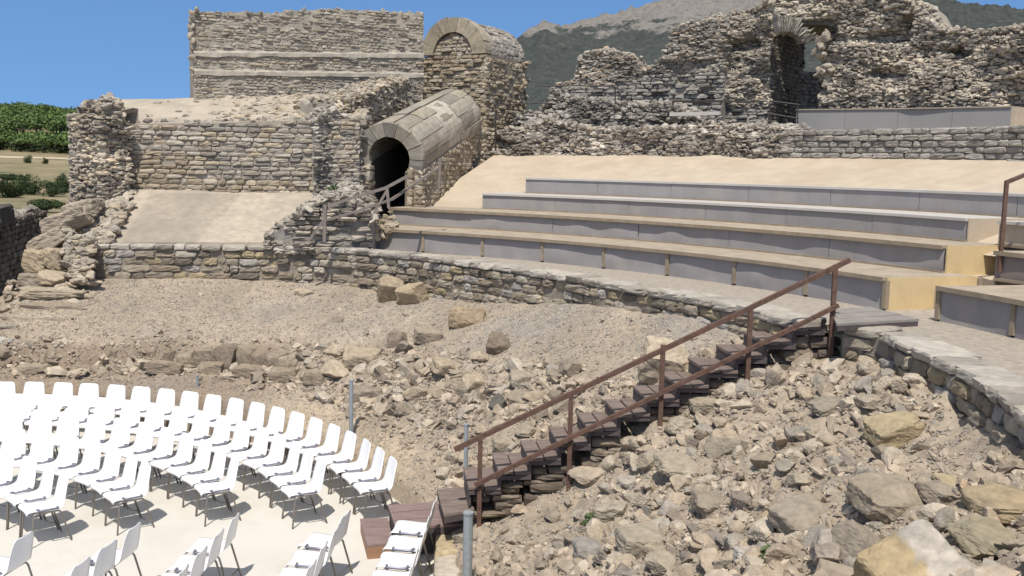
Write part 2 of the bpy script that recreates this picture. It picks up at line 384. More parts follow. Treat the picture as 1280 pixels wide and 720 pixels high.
# ------------------------------------------------------------------ curves of the theatre (polar about C)
LIP_Z = 2.95
LIP = [(112, 304), (200, 305), (300, 306), (400, 307), (470, 313), (560, 322), (650, 334), (760, 352), (850, 366), (920, 380), (985, 396), (1100, 410), (1130, 428), (1190, 452), (1240, 482), (1280, 512)]
_l = np.array([atz(a, b, LIP_Z)[:2] for a, b in LIP]) - C
_t = np.degrees(np.arctan2(_l[:, 1], _l[:, 0])); _r = np.hypot(*_l.T); _o = np.argsort(_t)
_tt = np.r_[-40, _t[_o], 130]; _rr = np.r_[12.3, _r[_o], _r[_o][-1]]
_g = np.arange(-40, 130.1, .5); _s = np.interp(_g, _tt, _rr); _k = np.exp(-np.linspace(-2, 2, 13) ** 2); _s = np.convolve(np.pad(_s, 6, 'edge'), _k / _k.sum(), 'valid')
def RW(th): return np.interp(th, _g, _s)
# rows of seats: front edges measured on the photograph; radius as a quadratic of the angle at the height that makes the rows concentric
ROWPX = {1: [(463, 285), (560, 290), (640, 296), (700, 302), (800, 309), (880, 316), (1002, 331), (1098, 347)],
         2: [(490, 259), (640, 267), (700, 270), (800, 276), (880, 280), (980, 288), (1075, 298), (1180, 307)],
         3: [(591, 242), (700, 245), (800, 249), (880, 252.5), (1000, 260), (1145, 269), (1252, 273)],
         4: [(651, 222), (800, 226), (900, 229.5), (1107, 237), (1280, 240.5)]}
ROWR = {1: 13.9, 2: 15.25, 3: 16.6, 4: 17.95}; ROW = {}
for k, l in ROWPX.items():
    best = None
    for z in np.arange(3.0, 4.72, .01):
        Q = np.array([atz(a, b, z)[:2] for a, b in l]) - C; r = np.hypot(*Q.T)
        if best is None or abs(r.mean() - ROWR[k]) < best[0]: best = (abs(r.mean() - ROWR[k]), z, np.degrees(np.arctan2(Q[:, 1], Q[:, 0])), r)
    _, z, th, r = best
    ROW[k] = (z, np.polyfit(th, r, 2) if k < 3 else np.array([0, 0, ROWR[k]]), th.min(), th.max())
    print('row', k, 'z', round(z, 2), 'th', th.round(1), 'r', r.round(2))
def RR(k, th):
    z, p, a, b = ROW[k]; return np.polyval(p, np.clip(th, a - 12, b + 8))
CONE_R0, CONE_Z0, CONE_S = 16.75, ROW[2][0] - .02, .285
def cone_z(r): return CONE_Z0 + (r - CONE_R0) * CONE_S
def cone_hit(px, py):
    d = ray(px, py); t = np.linspace(10, 45, 3000); P = O + d * t[:, None]; r = np.hypot(P[:, 0] - C[0], P[:, 1] - C[1]); f = P[:, 2] - cone_z(r)
    i = np.where((f[:-1] > 0) & (f[1:] <= 0))[0]; return P[i[0]] if len(i) else P[np.argmin(np.abs(f))]

# ------------------------------------------------------------------ rubble slope between the orchestra and the podium wall
RF = 7.5
SG = [0, .03, .1, .25, .3, .5, .75, 1.]
TH = [-40, -12, 0, 12, 22, 35, 50, 62, 80, 100, 107, 112, 130]
PR = np.array([[-.04, .3, .5, .68, .8, 1.5, 2.1, 2.56], [-.04, .3, .5, .68, .8, 1.5, 2.1, 2.56], [-.04, .3, .46, .66, .8, 1.45, 2.03, 2.5], [-.04, .28, .42, .64, .78, 1.42, 1.98, 2.42], [-.04, .25, .42, .75, .9, 1.4, 1.95, 2.6], [-.04, .3, .5, .85, 1.0, 1.45, 1.95, 2.5],
               [-.04, .4, .62, .9, 1.1, 1.45, 1.82, 2.15], [-.04, .6, .72, .92, 1.25, 1.5, 1.82, 2.08], [-.04, .6, .7, .86, 1.24, 1.55, 1.88, 2.2], [-.04, .55, .68, .8, 1.17, 1.5, 1.85, 2.2], [-.04, .45, .65, .85, 1.05, 1.15, 1.3, 1.5], [-.04, .4, .6, .8, .95, 1.0, 1.1, 1.2], [-.04, .4, .6, .8, .95, 1., 1.1, 1.2]])
def Hbase(x, y):
    dx = np.asarray(x) - C[0]; dy = np.asarray(y) - C[1]; r = np.hypot(dx, dy); th = np.degrees(np.arctan2(dy, dx))
    s = np.clip((r - RF) / (RW(th) - RF), 0, 1)
    rows = np.stack([np.interp(s, SG, p) for p in PR], 0)
    i = np.clip(np.searchsorted(TH, th) - 1, 0, len(TH) - 2); T = np.array(TH, float); f = np.clip((th - T[i]) / (T[i + 1] - T[i]), 0, 1)
    a = np.take_along_axis(rows, i[None], 0)[0]; b = np.take_along_axis(rows, i[None] + 1, 0)[0]
    return a * (1 - f) + b * f, s, th, r
def rubbly(s, th):
    """1 where the slope is a jumble of stones, 0 where it is smooth gravel"""
    g = np.clip((th - 13) / 6, 0, 1) * np.clip((112 - th) / 6, 0, 1) * np.clip((s - np.interp(th, [12, 25, 40, 58, 70], [.75, .62, .52, .42, .3])) / .1, 0, 1)
    low = np.clip((th - 20) / 8, 0, 1) * np.clip((.17 - s) / .08, 0, 1)
    return np.clip(1 - g - low, .0, 1)
def H(x, y):
    x = np.atleast_1d(np.asarray(x, float)); y = np.atleast_1d(np.asarray(y, float)); b, s, th, r = Hbase(x, y)
    P = np.stack([x, y, 0 * x], -1); k = rubbly(s, th)
    return b + (k * .16 * np.clip((90 - th) / 30, .3, 1) + .06) * fbm(P * 1.1, 4, 3) * np.clip(s * 12, 0, 1) + (k * .075 + .022) * fbm(P * 5, 4, 9)
def hit(px, py):
    d = ray(px, py); t = np.arange(5, 26, .03); P = O + d * t[:, None]; f = P[:, 2] - H(P[:, 0], P[:, 1]); i = np.where(f <= 0)[0]
    return P[i[0]] if len(i) else P[-1]
th = np.arange(-40, 126, .22); s = np.linspace(0, 1, 130)
TT, SS = np.meshgrid(th, s, indexing='ij'); R_ = RF + SS * (RW(TT) + .25 - RF)
X = C[0] + R_ * np.cos(np.radians(TT)); Y = C[1] + R_ * np.sin(np.radians(TT)); Z = H(X.ravel(), Y.ravel()).reshape(X.shape)
P3 = np.stack([X, Y, 0 * X], -1); kk = rubbly(SS, TT)
Z = Z + (.012 + .03 * kk) * fbm(P3 * 11, 2, 21)
ga = np.clip(fbm(P3 * .6, 4, 40) * 2.8 + .05 + .7 * (SS - .6), 0, 1) * (1 - kk) * .8              # bluish gravel patches near the wall
tin = np.array([.365, .298, .222]) * (1 - ga[..., None]) + np.array([.325, .285, .24]) * ga[..., None]
earth = np.clip((.33 - SS) / .06, 0, 1) * np.clip((TT - 55) / 10, 0, 1); tin = tin * (1 - .26 * earth[..., None] * np.array([.85, 1., 1.1]))
sand = np.clip((.2 - SS) / .1, 0, 1) * np.clip((62 - TT) / 10, 0, 1) * np.clip((TT - 18) / 8, 0, 1)
tin = tin * (1 - .6 * sand[..., None]) + np.array([.42, .335, .235]) * .6 * sand[..., None]
tin = tin * (1 + .3 * fbm(P3 * 1.7, 5, 60)[..., None])
mb = MB(); mb.add(np.stack([X, Y, Z], -1).reshape(-1, 3), grid_faces(*X.shape), tin.reshape(-1, 3))
tag(mb.build('rubble_slope', M_GROUND, smooth=True), kind='structure')

# orchestra floor, ground, far field
mb = MB(); a = np.linspace(-math.pi, math.pi, 181); V = [[C[0], C[1], 0]] + [[C[0] + 7.68 * math.cos(q), C[1] + 7.68 * math.sin(q), 0] for q in a]
mb.add(V, np.array([[0, i, i + 1] for i in range(1, 181)])); fl = mb.build('orchestra_floor', M_FLOOR); tag(fl, kind='structure')

def ground_h(x, y):
    d = np.hypot(x, y); h = -.2 + np.clip((d - 120) / 150, 0, 1) ** 2 * 4.6
    L = np.clip((-x - 40) / 80, 0, 1)
    h = h + L * np.clip((d - 290) / 240, 0, 1.) ** 1.0 * 15.5 * (1 + .12 * np.sin(x * .045))
    return h + np.clip((d - 60) / 100, 0, 1) * .8 * fbm(np.stack([x * .02, y * .02, 0 * x], -1), 3, 70)
rs = np.r_[0, np.geomspace(14, 520, 70), 800, 1600, 4000, 8000]; an = np.linspace(0, 2 * math.pi, 241)
A, Rr = np.meshgrid(an, rs, indexing='ij'); X = Rr * np.sin(A); Y = Rr * np.cos(A); Z = ground_h(X, Y)
mb = MB(); mb.add(np.stack([X, Y, Z], -1).reshape(-1, 3), grid_faces(*X.shape)[:, ::-1])
m, nt, b = _new('dry_field'); g = N(nt, 'ShaderNodeNewGeometry')
n1 = N(nt, 'ShaderNodeTexNoise', Scale=.06, Detail=9., Roughness=.7); nt.links.new(g.outputs['Position'], n1.inputs['Vector'])
r1 = ramp(nt, [(.36, (.075, .085, .03)), (.45, (.17, .145, .07)), (.58, (.25, .20, .11)), (.72, (.30, .24, .145))]); nt.links.new(n1.outputs['Fac'], r1.inputs[0])
nt.links.new(r1.outputs[0], b.inputs['Base Color']); b.inputs['Roughness'].default_value = .95
tag(mb.build('field_ground', m, smooth=True), kind='structure')
# sandy track at the edge of the wood
mb = MB(); V = []
for i in range(61):
    x = -200 + i * 3.; y = 262 + .10 * (x + 140) + 3 * math.sin(x * .05)
    for q in (-4.5, -1.5, 1.5, 4.5): V.append([x, y + q, float(ground_h(np.array([x]), np.array([y + q]))[0]) + .12])
mb.add(V, grid_faces(61, 4)); tag(mb.build('sandy_track', plain('track_sand', (.47, .375, .265), .95, 0, .12, .3)), kind='structure')

# pavement of the side passage at the left
mb = MB(); V = [aty(-260, 352, 31), aty(70, 334, 30), aty(112, 400, 20.3), aty(-330, 425, 20.3)]
for v in V: v[2] = 1.23
mb.add(V, np.array([[3, 2, 1, 0]])); tag(mb.build('passage_pavement', plain('pale_paving', (.43, .40, .36), .9, 0, .2, 2.5, .2, 30)), kind='structure')

# mountain behind
SK = [(300, 190), (420, 140), (560, 95), (640, 58), (672, 38), (690, 43), (705, 40), (760, 27), (800, 18), (835, 9), (870, 5), (890, 3), (930, -10), (1000, -22), (1080, -12), (1126, 5), (1145, 12), (1200, 17), (1280, 25), (1400, 30), (1700, 60), (2100, 120)]
azs = np.linspace(-.30, .80, 620); ds = np.linspace(0, 1, 150)
spx = 640 + F * np.tan(azs); sky_y = np.interp(spx, [a for a, b in SK], [b for a, b in SK])
hz = np.array([208 + .021 * (p - 640) for p in spx]); ridge_d = 860 + 60 * np.sin(azs * 9)
ridge_h = (hz - sky_y) / F * ridge_d + CZ
AZ, DD = np.meshgrid(azs, ds, indexing='ij'); dist = 330 + DD * 760
prof = np.clip((dist - 330) / (ridge_d[:, None] - 330), 0, 1.0); back = np.clip((dist - ridge_d[:, None]) / 260, 0, 1)
P3 = np.stack([dist * np.tan(AZ) / 60, dist / 60, 0 * AZ], -1)
Z = ridge_h[:, None] * (prof ** 1.15) * (1 - back ** 2 * .6) + fbm(P3, 6, 80) * 16 * prof * (1 - .7 * np.exp(-((dist - ridge_d[:, None]) / 40) ** 2)) + (np.abs(fbm(P3 * 9, 3, 95)) * 5 + fbm(P3 * 20, 2, 97) * 2.5) * prof ** 2 + np.abs(fbm(P3 * 3.1, 4, 85)) * 7 * prof
Z = np.where(DD == 0, -8, Z)
mb = MB(); mb.add(np.stack([dist * np.tan(AZ), dist, Z], -1).reshape(-1, 3), grid_faces(*Z.shape)[:, ::-1])
m, nt, b = _new('mountain_rock_and_scrub'); L = nt.links.new; g = N(nt, 'ShaderNodeNewGeometry'); sx = N(nt, 'ShaderNodeSeparateXYZ'); L(g.outputs['Position'], sx.inputs[0])
n1 = N(nt, 'ShaderNodeTexNoise', Scale=.022, Detail=10., Roughness=.68); L(g.outputs['Position'], n1.inputs['Vector'])
mz = N(nt, 'ShaderNodeMapRange'); mz.inputs[1].default_value = 72; mz.inputs[2].default_value = 150; mz.inputs[3].default_value = -.22; mz.inputs[4].default_value = .25; L(sx.outputs['Z'], mz.inputs[0])
mx = N(nt, 'ShaderNodeMapRange'); mx.inputs[1].default_value = 205; mx.inputs[2].default_value = 255; mx.inputs[3].default_value = 0; mx.inputs[4].default_value = -.45; L(sx.outputs['X'], mx.inputs[0])
ad = N(nt, 'ShaderNodeMath', operation='ADD'); L(n1.outputs['Fac'], ad.inputs[0]); L(mz.outputs[0], ad.inputs[1])
ad2 = N(nt, 'ShaderNodeMath', operation='ADD'); L(ad.outputs[0], ad2.inputs[0]); L(mx.outputs[0], ad2.inputs[1])
n2 = N(nt, 'ShaderNodeTexNoise', Scale=.16, Detail=9., Roughness=.82); L(g.outputs['Position'], n2.inputs['Vector'])
rr = ramp(nt, [(.3, (.08, .075, .06)), (.47, (.23, .21, .185)), (.66, (.30, .28, .25))]); L(n2.outputs['Fac'], rr.inputs[0])
rs2 = ramp(nt, [(.36, (.026, .034, .032)), (.52, (.055, .064, .056)), (.62, (.095, .10, .084)), (.7, (.20, .18, .155))]); L(n2.outputs['Fac'], rs2.inputs[0])
rm = ramp(nt, [(.50, (0, 0, 0)), (.56, (1, 1, 1))]); L(ad2.outputs[0], rm.inputs[0])
L(mixc(nt, rs2.outputs[0], rr.outputs[0], rm.outputs[0]), b.inputs['Base Color']); b.inputs['Roughness'].default_value = .95
n5 = N(nt, 'ShaderNodeTexNoise', Scale=.12, Detail=9., Roughness=.7); L(g.outputs['Position'], n5.inputs['Vector'])
bp = N(nt, 'ShaderNodeBump', Strength=.9, Distance=6.); L(n5.outputs['Fac'], bp.inputs['Height']); L(bp.outputs[0], b.inputs['Normal'])
tag(mb.build('mountain', m, smooth=True), kind='structure')

def leaf_cloud(mb, c, rx, ry, rz, n, size, tint, seed=0, lumps=9, flat=False):
    """a crown of small leaf faces gathered in clumps"""
    r2 = np.random.default_rng(seed)
    lc = r2.normal(size=(lumps, 3)); lc /= np.linalg.norm(lc, axis=1)[:, None]; lc *= r2.uniform(.35, .72, (lumps, 1)); lr = r2.uniform(.3, .5, lumps)
    i = r2.integers(0, lumps, n); d = r2.normal(size=(n, 3)); d /= np.linalg.norm(d, axis=1)[:, None]
    p = lc[i] + d * (lr[i] * r2.uniform(.72, 1.05, n))[:, None]
    if flat: p[:, 2] = np.where(p[:, 2] < -.15, -.15 + (p[:, 2] + .15) * .25, p[:, 2])
    p = p * [rx, ry, rz] + np.asarray(c)
    nn = d + r2.normal(0, .5, (n, 3)); nn /= np.linalg.norm(nn, axis=1)[:, None]
    a = np.cross(nn, r2.normal(size=(n, 3))); a /= np.linalg.norm(a, axis=1)[:, None]; b = np.cross(nn, a); s = size * r2.uniform(.6, 1.3, n)[:, None]
    V = np.stack([p - a * s, p - b * s * .6, p + a * s, p + b * s * .6], 1).reshape(-1, 3)
    t = np.repeat(np.asarray(tint) * r2.uniform(.7, 1.3, lumps)[i][:, None] * r2.uniform(.75, 1.25, (n, 1)), 4, 0)
    mb.add(V, np.arange(4 * n).reshape(-1, 4), t)
def tint_mat(name, rough=.8):
    m, nt, b = _new(name); at = N(nt, 'ShaderNodeAttribute', attribute_name='tint'); nt.links.new(at.outputs['Color'], b.inputs['Base Color']); b.inputs['Roughness'].default_value = rough
    b.inputs['Specular IOR Level'].default_value = .2; return m
M_LEAVES = tint_mat('green_leaves'); M_BARK = plain('bark', (.09, .07, .055), .9, 0, .3, 4)
# far pine wood on the hill, one mass
mb = MB(); r3 = np.random.default_rng(5); n = 0
for q in range(2000):
    x = r3.uniform(-250, -92); y = 283 + r3.random() ** 1.1 * 240; z = float(ground_h(np.array([x]), np.array([y]))[0])
    if abs(x / y + .50) > .13: continue
    s = r3.uniform(2.6, 4.0) ; hh = r3.uniform(5.0, 7.0) if y > 318 else r3.uniform(2.6, 3.4)
    leaf_cloud(mb, (x, y, z + hh), s, s, s * .62, 130, .5, np.array([.10, .15, .045]) * r3.uniform(.85, 1.15), 100 + q, 11, True); n += 1
    if y < 330: leaf_cloud(mb, (x, y - 1, z + .9), s * .9, s * .8, 1.1, 60, .4, (.03, .045, .016), 900 + q, 6)
    if y < 330: tube(mb, [(x, y, z - .3), (x + r3.normal(0, .3), y, z + hh * .5), (x + r3.normal(0, .5), y, z + hh)], [.32, .26, .2], (.07, .055, .045), 5)
tag(mb.build('pine_wood', M_LEAVES), 'dark green umbrella pine wood covering the low hill beyond the dry field', 'wood', kind='stuff')
# shrubs in the field
for k, (px, py, wpx, hpx, lab) in enumerate([(37, 243, 30, 26, 'roundest and tallest dark green shrub in the dry field'), (8, 247, 34, 24, 'wide green shrub cut by the photo edge in the dry field'), (66, 246, 26, 22, 'green shrub between the round shrub and the ruined wall end'),
        (82, 241, 22, 26, 'green shrub half hidden by the ruined wall end'), (58, 266, 34, 18, 'low green shrub just above the dark wall'), (31, 226, 14, 10, 'small olive bush above the round shrub'), (11, 225, 26, 9, 'thin straggling bush behind the wide shrub'), (36, 204, 10, 10, 'tiny dark bush near the sandy track'), (56, 205, 8, 8, 'tiniest faint bush near the sandy track')]):
    d = ray(px, py); t = np.arange(40, 320, .25); P = O + d * t[:, None]; f = P[:, 2] - ground_h(P[:, 0], P[:, 1]); p = P[np.where(f <= 0)[0][0]] if (f <= 0).any() else P[-1]
    sc = p[1] / F; root = empty('shrub', p); tag(root, lab, 'shrub', 'shrubs in the dry field')
    mb = MB(); leaf_cloud(mb, (0, 0, hpx * sc * .42), wpx * sc * .66, wpx * sc * .6, hpx * sc * .62, 3000, .035 * wpx * sc, (.04, .06, .022), 40 + k, 12); mb.build('foliage', M_LEAVES, root)
    mb = MB(); tube(mb, [(0, 0, -.1), (.05, 0, hpx * sc * .3), (0.1, .02, hpx * sc * .6)], [.06, .05, .03]); mb.build('stem', M_BARK, root)

# ------------------------------------------------------------------ sloping concrete bank above the seats
def th_of(p): return math.degrees(math.atan2(p[1] - C[1], p[0] - C[0]))
def r_of(p): return math.hypot(p[0] - C[0], p[1] - C[1])
TOPL = [(617, 194), (700, 195), (800, 195), (900, 196), (1000, 197), (1140, 198), (1280, 200)]
_b = [cone_hit(a, b) for a, b in TOPL]; _bt = np.array([th_of(p) for p in _b])[::-1]; _br = np.array([r_of(p) for p in _b])[::-1]
print('bank', _bt.round(1), _br.round(2))
def RB(th): return np.interp(th, _bt, _br)
TH_L0 = th_of(cone_hit(522, 259)); TH_L1 = th_of(cone_hit(617, 194)); print('bank left', TH_L0, TH_L1)
tt = np.linspace(-25, 1, 140); 
S_ = np.linspace(0, 1, 14); V = []
ang = np.linspace(-25, max(TH_L0, TH_L1), 200)
for a in ang:
    for s_ in S_:
        al = TH_L0 + (TH_L1 - TH_L0) * s_; a2 = -25 + (al + 25) * (a + 25) / (max(TH_L0, TH_L1) + 25)
        r = 16.3 + (RB(a2) + .15 - 16.3) * s_; V.append([*pol(a2, r), cone_z(r) + .012 * fbm(np.array([a2 * .3, r, 0]), 3, 4)])
mb = MB(); mb.add(V, grid_faces(200, 14)[:, ::-1]); tag(mb.build('concrete_bank', M_CONC, smooth=True), 'smooth sand coloured concrete bank sloping up behind the seat rows', 'concrete bank')

# ------------------------------------------------------------------ seat rows
def arc_strip(mb, ths, r0, r1, z0, z1, thick=None):
    """bar of rectangular section following the arc between radii r0<r1 and heights z0<z1"""
    V = []
    for t in ths:
        a, b = (r0(t) if callable(r0) else r0), (r1(t) if callable(r1) else r1)
        for rr_, zz in ((a, z0), (b, z0), (b, z1), (a, z1)): V.append([*pol(t, rr_), zz])
    n = len(ths); Fq = []
    for i in range(n - 1):
        for k in range(4): Fq.append([i * 4 + k, i * 4 + (k + 1) % 4, (i + 1) * 4 + (k + 1) % 4, (i + 1) * 4 + k])
    mb.add(V, [np.array(Fq), np.array([[3, 2, 1, 0]]), np.array([[(n - 1) * 4 + k for k in range(4)]])])
def warped_panel(mb, t0, t1, R, z0, z1, seed, amp=.02):
    ts = np.linspace(t0, t1, 16); zs = np.linspace(z0, z1, 8); V = []
    for t in ts:
        for z in zs:
            w_ = amp * noise(np.array([t * .55, z * 2.0, seed * 3.1])) * math.sin(math.pi * (z - z0) / (z1 - z0)) ** .5
            V.append([*pol(t, R(t) + .012 + w_), z])
    q = len(V)
    for t in ts:
        for z in (z0, z1): V.append([*pol(t, R(t) + .05), z])
    mb.add(V, [grid_faces(16, 8), grid_faces(16, 2)[:, ::-1] + q])
def seat_row(k, th0, th1, zb, label, step, tread, top_mat, dividers, panel_mat, endmat=None, end_at='lo', edge_mat=None, group='curved seat rows', over=.05, topz=None):
    z = ROW[k][0] if topz is None else topz; R = lambda t: RR(k, t)
    mid = (th0 + th1) / 2; root = empty('bench_row', (*pol(th1, R(th1)), zb)); inv = np.array(root.location)
    tag(root, label, 'bench', group)
    def put(mb, nm, m, sm=False): o = mb.build(nm, m, root, sm); o.location = -Vector(root.location); return o
    ths = np.linspace(th0, th1, 60)
    mb = MB(); arc_strip(mb, ths, lambda t: R(t) - over, lambda t: R(t) + tread, z - .045, z); put(mb, 'seat_board', top_mat)
    if edge_mat:
        mb = MB(); arc_strip(mb, ths, lambda t: R(t) - over - .012, lambda t: R(t) - over, z - .06, z + .003); put(mb, 'edge_batten', edge_mat)
    nb = max(1, int(round((th1 - th0) * math.pi / 180 * R(mid) / step))); e = np.linspace(th0, th1, nb + 1)
    for i in range(nb):
        dg = math.degrees((.035 if dividers else .004) / R(mid))
        mb = MB(); warped_panel(mb, e[i] + dg, e[i + 1] - dg, R, zb - .03, z - .045, k * 31 + i, .03 if k < 3 else .006); put(mb, 'front_panel', panel_mat, True)
    if dividers:
        for t in e:
            mb = MB(); dg = math.degrees(.035 / R(t)); arc_strip(mb, [t - dg, t + dg], lambda q: R(q) - .018, lambda q: R(q) + .05, zb, z - .048); put(mb, 'divider_post', M_PLANKEDGE)
    mb = MB(); arc_strip(mb, ths, lambda t: R(t) + .06, lambda t: R(t) + tread - .01, zb - .3, z - .05); put(mb, 'bench_body', M_RISER)
    if k > 1: mb = MB(); arc_strip(mb, ths, lambda t: R(t) - .03, lambda t: R(t) + .06, zb - .02, zb + .02); put(mb, 'base_strip', M_PLANKEDGE)
    te = th0 if end_at == 'lo' else th1
    if endmat:
        sg = -1 if end_at == 'lo' else 1; dg = math.degrees(.03 / R(te)) * sg
        mb = MB(); arc_strip(mb, sorted([te + dg * .1, te + dg]), lambda q: R(q) + .02, lambda q: R(q) + tread, zb - .1, z - .004); put(mb, 'end_panel', endmat)
    return root
tA = {k: (ROW[k][2], ROW[k][3]) for k in ROW}
Z1, Z2, Z3, Z4 = (ROW[k][0] for k in (1, 2, 3, 4)); ZB = Z1 - .455
GAP = 1.35
seat_row(1, tA[1][0], tA[1][1] + .7, ZB, 'lowest long seat row with warped grey panels and wooden dividers', 1.52, GAP + .25, M_PLANK, True, M_PANEL, M_YELLOW, edge_mat=M_PLANKEDGE)
seat_row(2, tA[2][0], tA[2][1], Z1 + .01, 'second long seat row with brown plank edge and yellow end', 2.1, GAP + .25, M_PLANK, False, M_PANEL, M_YELLOW, edge_mat=M_PLANKEDGE)
seat_row(3, tA[3][0], tA[3][1], Z2 + .01, 'third long seat row, smooth grey front under a pale stone top', 2.2, GAP + .2, M_WHITETOP, False, M_PANEL, M_CONC, over=.03)
seat_row(4, tA[4][0] - 10, tA[4][1], Z3 + .01, 'topmost and shortest grey seat row against the sand coloured bank', 2.2, .55, M_WHITETOP, False, M_PANEL, None, over=.02)
# block of seats beyond the aisle at the right
t1a = th_of(atz(1153, 357.5, Z1)); t2a = th_of(atz(1244, 313.5, Z2)); t3a = th_of(atz(1256, 276, Z3))
print('right block', t1a, t2a, t3a)
seat_row(1, t1a - 26, t1a, ZB, 'lowest seat row right of the aisle, grey panels with rust brown corner post', 1.3, GAP + .3, M_PLANK, True, M_PANEL, M_PLANKEDGE, 'hi', M_PLANKEDGE, 'seat rows right of the aisle')
seat_row(2, t2a - 22, t2a, Z1 + .01, 'second seat row right of the aisle, plain brown front cut by the photo edge', 1.9, GAP + .2, M_PLANK, False, M_PANEL_BROWN, M_PANEL_BROWN, 'hi', M_PLANKEDGE, 'seat rows right of the aisle')
seat_row(3, t3a - 16, t3a, Z2 + .01, 'pale beige seat row end behind the rusty handrail post at the right', 2., GAP + .2, M_WHITETOP, False, M_CONC, M_CONC, 'hi', None, 'seat rows right of the aisle')
# ledge on top of the podium wall that the rows stand on, and the aisle floor
V = []; ths = np.linspace(-35, 80, 180)
for t in ths:
    for q in np.linspace(0, 1, 8):
        r = RW(t) + .25 + (16.2 - RW(t) - .25) * q; V.append([*pol(t, r), ZB - .012 + .01 * float(fbm(np.array([t * .5, r * 2, 0]), 3, 6)) - .03 * (1 - q)])
mb = MB(); mb.add(V, grid_faces(180, 8)[:, ::-1], (.37, .32, .26)); tag(mb.build('stone_ledge', M_ROCK, smooth=True), kind='structure')
a0, a1 = tA[1][0] - .4, t1a + .1
mb = MB()
for i, (ra, rb, z) in enumerate([(RR(1, 14) + .75, RR(2, 14) + .1, ZB + .27), (RR(2, 14) + .1, RR(2, 14) + .8, ZB + .42), (RR(2, 14) + .8, RR(3, 14) + .5, ZB + .58)]):
    arc_strip(mb, np.linspace(t1a - .5, tA[1][0] + 1.5, 10), ra, rb, ZB - .1, z)
tag(mb.build('aisle_steps', M_CONC), 'shallow pale concrete steps of the aisle between the yellow bench ends and the right block', 'steps')
# grey boarded seat box on the upper walkway
# ------------------------------------------------------------------ wooden staircase
DIRS = np.array([.9925, .122]); NRM = np.array([-DIRS[1], DIRS[0]])          # NRM points to the far side
S0 = np.array([-.1, 11.70]); RUN = .363; RISE = .178; WID = .74
stair = empty('wooden_staircase', (*(S0 - DIRS * RUN), .5)); tag(stair, 'dark wooden staircase with one rusty handrail climbing the rubble to the seats', 'staircase')
def sp(mb, nm, m, par=stair, sm=False):
    o = mb.build(nm, m, par, sm); q = par; off = Vector((0, 0, 0))
    while q is not None: off += q.location; q = q.parent
    o.location = -off; return o
ROT = np.array([[DIRS[0], NRM[0], 0], [DIRS[1], NRM[1], 0], [0, 0, 1.]])
def SZ(k): return .72 + RISE * k
for k in range(1, 13):
    o = S0 + DIRS * RUN * (k - 2); z = SZ(k)
    for j, (a, b) in enumerate(((-.012, .135), (.15, .30), (.315, .40))):
        if j == 2 and k == 12: continue
    mb = MB()
    for a, b in ((-.02, .165), (.182, .375)):
        c = o + DIRS * (a + b) / 2 + NRM * (WID / 2 + .01 * rng.normal()); box(mb, [*c, z - .022 + .004 * rng.normal()], [(b - a) / 2, WID / 2 + .03, .022], R=ROT @ _rz(rng.normal(0, .006)), bev=.006)
    sp(mb, 'tread', M_WOOD)
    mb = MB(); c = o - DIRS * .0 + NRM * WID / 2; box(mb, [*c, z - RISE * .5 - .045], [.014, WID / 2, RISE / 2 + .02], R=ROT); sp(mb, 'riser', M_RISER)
    mb = MB(); c = o + DIRS * .175 - NRM * .004; box(mb, [*c, z - .073], [.185, .02, .026], R=ROT)
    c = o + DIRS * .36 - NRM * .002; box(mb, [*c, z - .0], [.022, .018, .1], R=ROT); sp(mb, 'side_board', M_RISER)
    g = float(H(*(o + DIRS * .2))[0]); zt = z - .125
    mb = MB(); lv = zt; 
    while lv > g - .25:
        hh = rng.uniform(.09, .15); a = -.16
        while a < .36:
            ww = rng.uniform(.2, .46); c = o + DIRS * (a + ww / 2 + .18) + NRM * (WID * .46 + rng.normal(0, .012))
            if rng.random() > .12:
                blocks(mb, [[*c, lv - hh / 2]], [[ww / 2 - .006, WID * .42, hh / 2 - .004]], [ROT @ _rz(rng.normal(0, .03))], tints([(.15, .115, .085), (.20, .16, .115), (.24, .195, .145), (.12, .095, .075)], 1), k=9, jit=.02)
            a += ww
        lv -= hh
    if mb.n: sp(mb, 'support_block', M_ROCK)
rail = empty('railing', (0, 0, 0)); rail.parent = stair
EDGE = S0 - NRM * .06
def on_edge(px, py):          # point of the vertical plane through the near edge of the stairs
    d = ray(px, py); n = np.array([NRM[0], NRM[1], 0]); t = ((np.r_[EDGE, 0] - O) @ n) / (d @ n); return O + d * t
for (px, yt, yb, pxb) in [(600.5, 548, 660, 597), (714, 490, 636, 708.5), (829, 431, 547, 822.5), (938.5, 386, 501, 932), (1044.5, 331, 464, 1038)]:
    a = on_edge(px, yt); b = on_edge(pxb, yb); b[:2] = a[:2]; mb = MB(); tube(mb, [[*a[:2], b[2] - .12], a], .027, square=True); sp(mb, 'post', M_RUST, rail)
def rail_pts(l): return [on_edge(a, b) for a, b in l]
A = rail_pts([(568, 562), (700, 497), (829, 430), (940, 383), (1048, 332), (1062, 325)]); mb = MB(); tube(mb, [A[0], A[-2], A[-1]], .028, square=True); sp(mb, 'handrail', M_RUST, rail)
A = rail_pts([(593, 605), (1046, 381)]); o_ = np.array([*NRM, 0]) * -.045; mb = MB(); tube(mb, [A[0] + o_, A[1] + o_], .025, square=True); sp(mb, 'mid_rail', M_RUST, rail)

